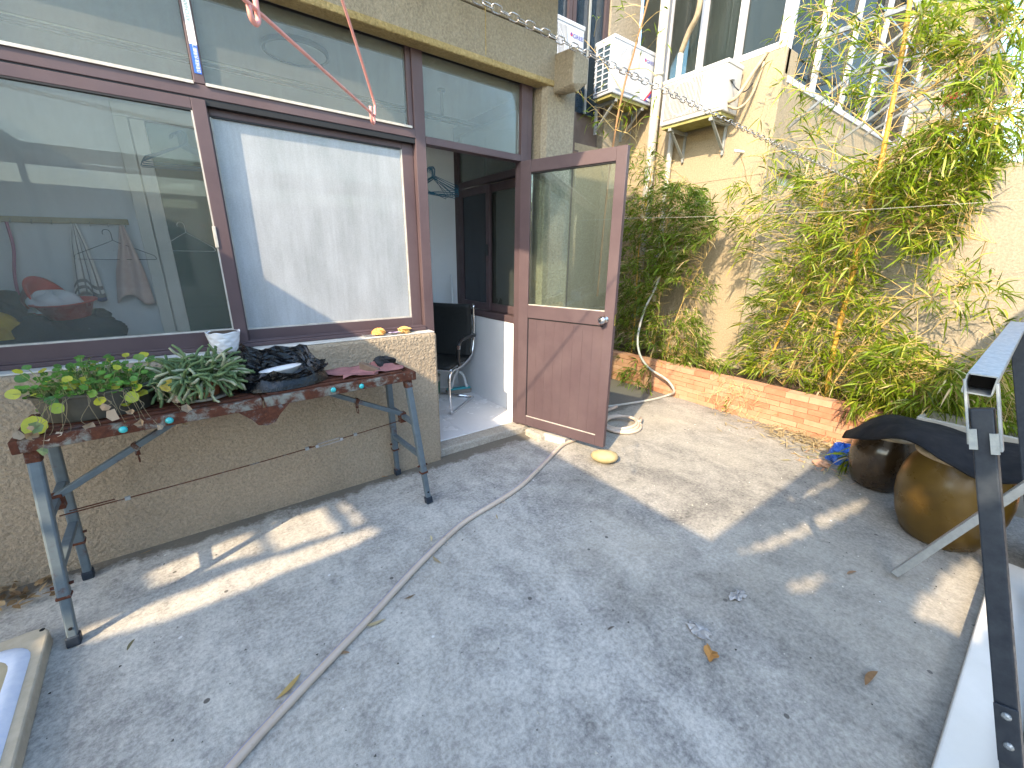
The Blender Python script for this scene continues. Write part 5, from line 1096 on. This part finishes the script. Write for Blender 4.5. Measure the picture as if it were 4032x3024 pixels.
for i, (u, v, lab, s, c) in enumerate([(622, 1483, 'dry tan leaf tucked against the hose in the foreground', .10, (.50, .36, .14)), (810, 1345, 'pale dry leaf on the right side of the hose', .085, (.52, .44, .27)), (885, 1290, 'small brown curled leaf right of the hose', .05, (.22, .15, .09)), (945, 1210, 'curled dry leaf loop touching the hose', .07, (.42, .33, .2)),
        (1720, 980, 'pale leaf on the sunlit concrete by the planter', .06, (.60, .52, .36)), (1885, 1470, 'long brown dried pod on the concrete at right', .10, (.26, .15, .07)), (830, 1030, 'brown leaf beside the rear bench foot', .05, (.38, .19, .09)), (318, 1193, 'brown leaf at the foot of the wall under the bench', .045, (.25, .16, .09)), (285, 1395, 'small olive leaf on the concrete near the bench', .05, (.2, .18, .1)),
        (930, 1165, 'thin straw coloured leaf above the hose', .05, (.55, .48, .3)), (740, 1415, 'brown leaf under the lower hose edge', .05, (.3, .2, .12)), (1075, 1118, 'tan leaf at the bend of the hose', .045, (.4, .32, .2)), (1320, 1360, 'tiny dark leaf in the middle of the patio', .035, (.12, .1, .09)), (1840, 1240, 'narrow brown leaf near the loose tube', .06, (.28, .17, .1))]):
    scrap(u, v, lab, 'leaf', s, c, 10+i)
gr = MB(); rg = random.Random(5)
for _ in range(900):
    x, y = rg.uniform(-.7, 3.8), rg.uniform(-.2, 2.4); s = rg.choice([.002, .003, .003, .004, .006]); k = rg.choice([.05, .08, .12, .3, .55, .6]); 
    if y < .0 and x > 1.4: continue
    t = rg.uniform(0, 6.3); gr.add([(x+s*_c(t), y+s*_s(t), .001), (x+s*_c(t+2.1), y+s*_s(t+2.1)*.7, .001), (x+s*_c(t+4.2), y+s*_s(t+4.2), .001), (x, y, .001+s*.7)], [(0, 1, 3), (1, 2, 3), (2, 0, 3)], (k, k*.95, k*.88))
tag(gr.build('grit', 'straw', kind='stuff'), 'scattered grit and paint chips on the concrete', 'grit')
dl_ = MB()
for _ in range(60):
    p = Vector((U(-.95, -.72), 2.40+U(-.10, .06), .01+U(0, .03))); an = U(0, 6.3); leaf(dl_, p, Vector((_c(an), _s(an), .2)), Vector((U(-.5, .5), U(-.5, .5), 1)), U(.03, .07), U(.012, .028), random.choice([(.26, .17, .09), (.14, .09, .05), (.36, .26, .15), (.2, .14, .08)]), .1)
dl_.v = [(x, min(y, 2.478), max(z, .003)) for x, y, z in dl_.v]
tag(dl_.build('leaf_litter', 'dry_leaf', kind='stuff'), 'heap of dead leaves at the wall foot, far left', 'leaves')
# ------------------------------------------------------------------ behind the camera: unseen canopy that shades the patio, holes added for light patches, neighbours seen in the glass
cn = thing('canopy', 'low corrugated canopy along two sides of the patio, with holes added to throw light patches', 'canopy', (0, 0, 0)); ZC = 2.34
def to_can(x, y): s = ZC/.78; return (x-s, y-.45*s)
def gpt(u, v): p = on(u, v, 'z', 0); return (p.x, p.y)
PA = [[(154, 1367), (282, 1319), (384, 1282), (563, 1215), (802, 1137), (824, 1153), (623, 1234), (474, 1298), (320, 1352), (166, 1393)],
      [(563, 1138), (697, 1096), (737, 1148), (596, 1190)], [(722, 1081), (742, 1083), (792, 1128), (767, 1135)], [(318, 1236), (540, 1148), (572, 1190), (330, 1268)]]
PB = [[(1690, 1085), (1760, 1052), (1815, 1030), (1800, 1045), (1740, 1075)], [(1590, 1195), (1700, 1150), (1790, 1105), (1880, 1075), (1870, 1095), (1780, 1140), (1660, 1190)],
      [(1700, 1280), (1710, 1262), (1780, 1240), (1790, 1250), (1745, 1275)], [(1960, 1330), (2040, 1240), (2120, 1190), (2120, 1310), (2085, 1390), (2060, 1365)]]
light_holesA = [[gpt(*q) for q in h] for h in PA]; light_holesB = [[gpt(*q) for q in h] for h in PB]+[[(2.98, .28), (3.06, .30), (3.22, .42), (3.14, .42)]]  # invented openings, shaped to throw light patches under the bench and at right
def sheet(name, x0, x1, y0, y1, st, holes):
    m_ = MB(); nx, ny = int((x1-x0)/st+.5), int((y1-y0)/st+.5); H = [[to_can(*p) for p in h] for h in holes]
    idx = {}
    def vid(i, j):
        if (i, j) not in idx: idx[(i, j)] = len(m_.v); m_.v.append((x0+(x1-x0)*i/nx, y0+(y1-y0)*j/ny, ZC))
        return idx[(i, j)]
    for i in range(nx):
        for j in range(ny):
            cx, cy = x0+(x1-x0)*(i+.5)/nx, y0+(y1-y0)*(j+.5)/ny
            if any(inpoly(cx, cy, h) for h in H): continue
            m_.f.append((vid(i, j), vid(i+1, j), vid(i+1, j+1), vid(i, j+1))); m_.c.append(None); m_.mi.append(0)
    return m_.build(name, 'canopy_sheet', cn, solid=.012)
AX, BY = -1.06, -.52
sheet('roof_sheet', -3.9, -2.2, .40, 1.30, .018, light_holesA)
for nm, a in (('roof_sheet', (-3.9, -2.2, 1.30, 2.40)), ('roof_sheet', (-3.9, -2.2, BY, .40)), ('roof_sheet', (-2.2, AX, BY, 2.40)), ('roof_sheet', (-4.0, -3.9, BY, 2.40))): box(nm, 'canopy_sheet', cn, *a, ZC-.006, ZC+.006)
sheet('roof_sheet', -1.40, .30, -1.62, BY, .025, light_holesB)
for a in ((.30, 3.6, -1.75, BY), (-1.40, .30, -1.75, -1.62), (-4.0, -1.40, -1.75, BY)): box('roof_sheet', 'canopy_sheet', cn, *a, ZC-.006, ZC+.006)
box('edge_beam', 'galvanised', cn, AX-.03, AX, BY, 2.40, ZC-.05, ZC+.01); box('edge_beam', 'galvanised', cn, AX, 3.6, BY-.03, BY, ZC-.05, ZC+.01)
for x, y in ((-1.1, -.56), (3.55, -.56), (-3.9, 2.3)): box('post', 'galvanised', cn, x-.02, x+.02, y-.02, y+.02, 0, ZC-.05)
tag(box('side_wall', 'neighbour_wall', None, -4.8, -1.07, 2.40, 2.478, 0, 3.4), 'plain unseen wall panel added to shade the left end of the windows', 'wall')  # unseen panel placed to cast the upright shadow edge on the left pane
nbh = thing('neighbour_house', 'plain beige neighbouring house behind the patio', 'house', (0, 0, 0))
box('wall', 'neighbour_wall', nbh, -9, 14, -6, -4.25, 0, 2.3); box('roof', 'rough_concrete', nbh, -9.2, 14.2, -6.2, -4.1, 2.3, 2.4)
for k in range(7):
    x = -6.5+k*2.6; w0 = box('window', 'blue_glass', nbh, x, x+1.2, -4.25, -4.235, .9, 2.0); box('frame', 'white_pvc', w0, x-.05, x+1.25, -4.249, -4.24, .85, .9); box('frame', 'white_pvc', w0, x+.57, x+.63, -4.236, -4.22, .9, 2.0)
tag(box('boundary_wall', 'neighbour_wall', None, -5.0, -4.85, -4.2, 2.4, 0, 1.3), 'boundary wall at the far left of the patio', 'wall')

# ------------------------------------------------------------------ put every Empty at the base of its thing
bpy.context.view_layer.update()
def descend(o):
    for c in o.children:
        yield c; yield from descend(c)
for o in list(COL.objects):
    if o.type == 'EMPTY' and o.parent is None and o.location.length < 1e-9:
        pts = [c.matrix_world @ Vector(b) for c in descend(o) if c.type == 'MESH' for b in c.bound_box]
        if not pts: continue
        base_ = Vector(((min(p.x for p in pts)+max(p.x for p in pts))/2, (min(p.y for p in pts)+max(p.y for p in pts))/2, min(p.z for p in pts)))
        o.location = base_
        for c in o.children: c.matrix_parent_inverse = Matrix.Translation(-base_)
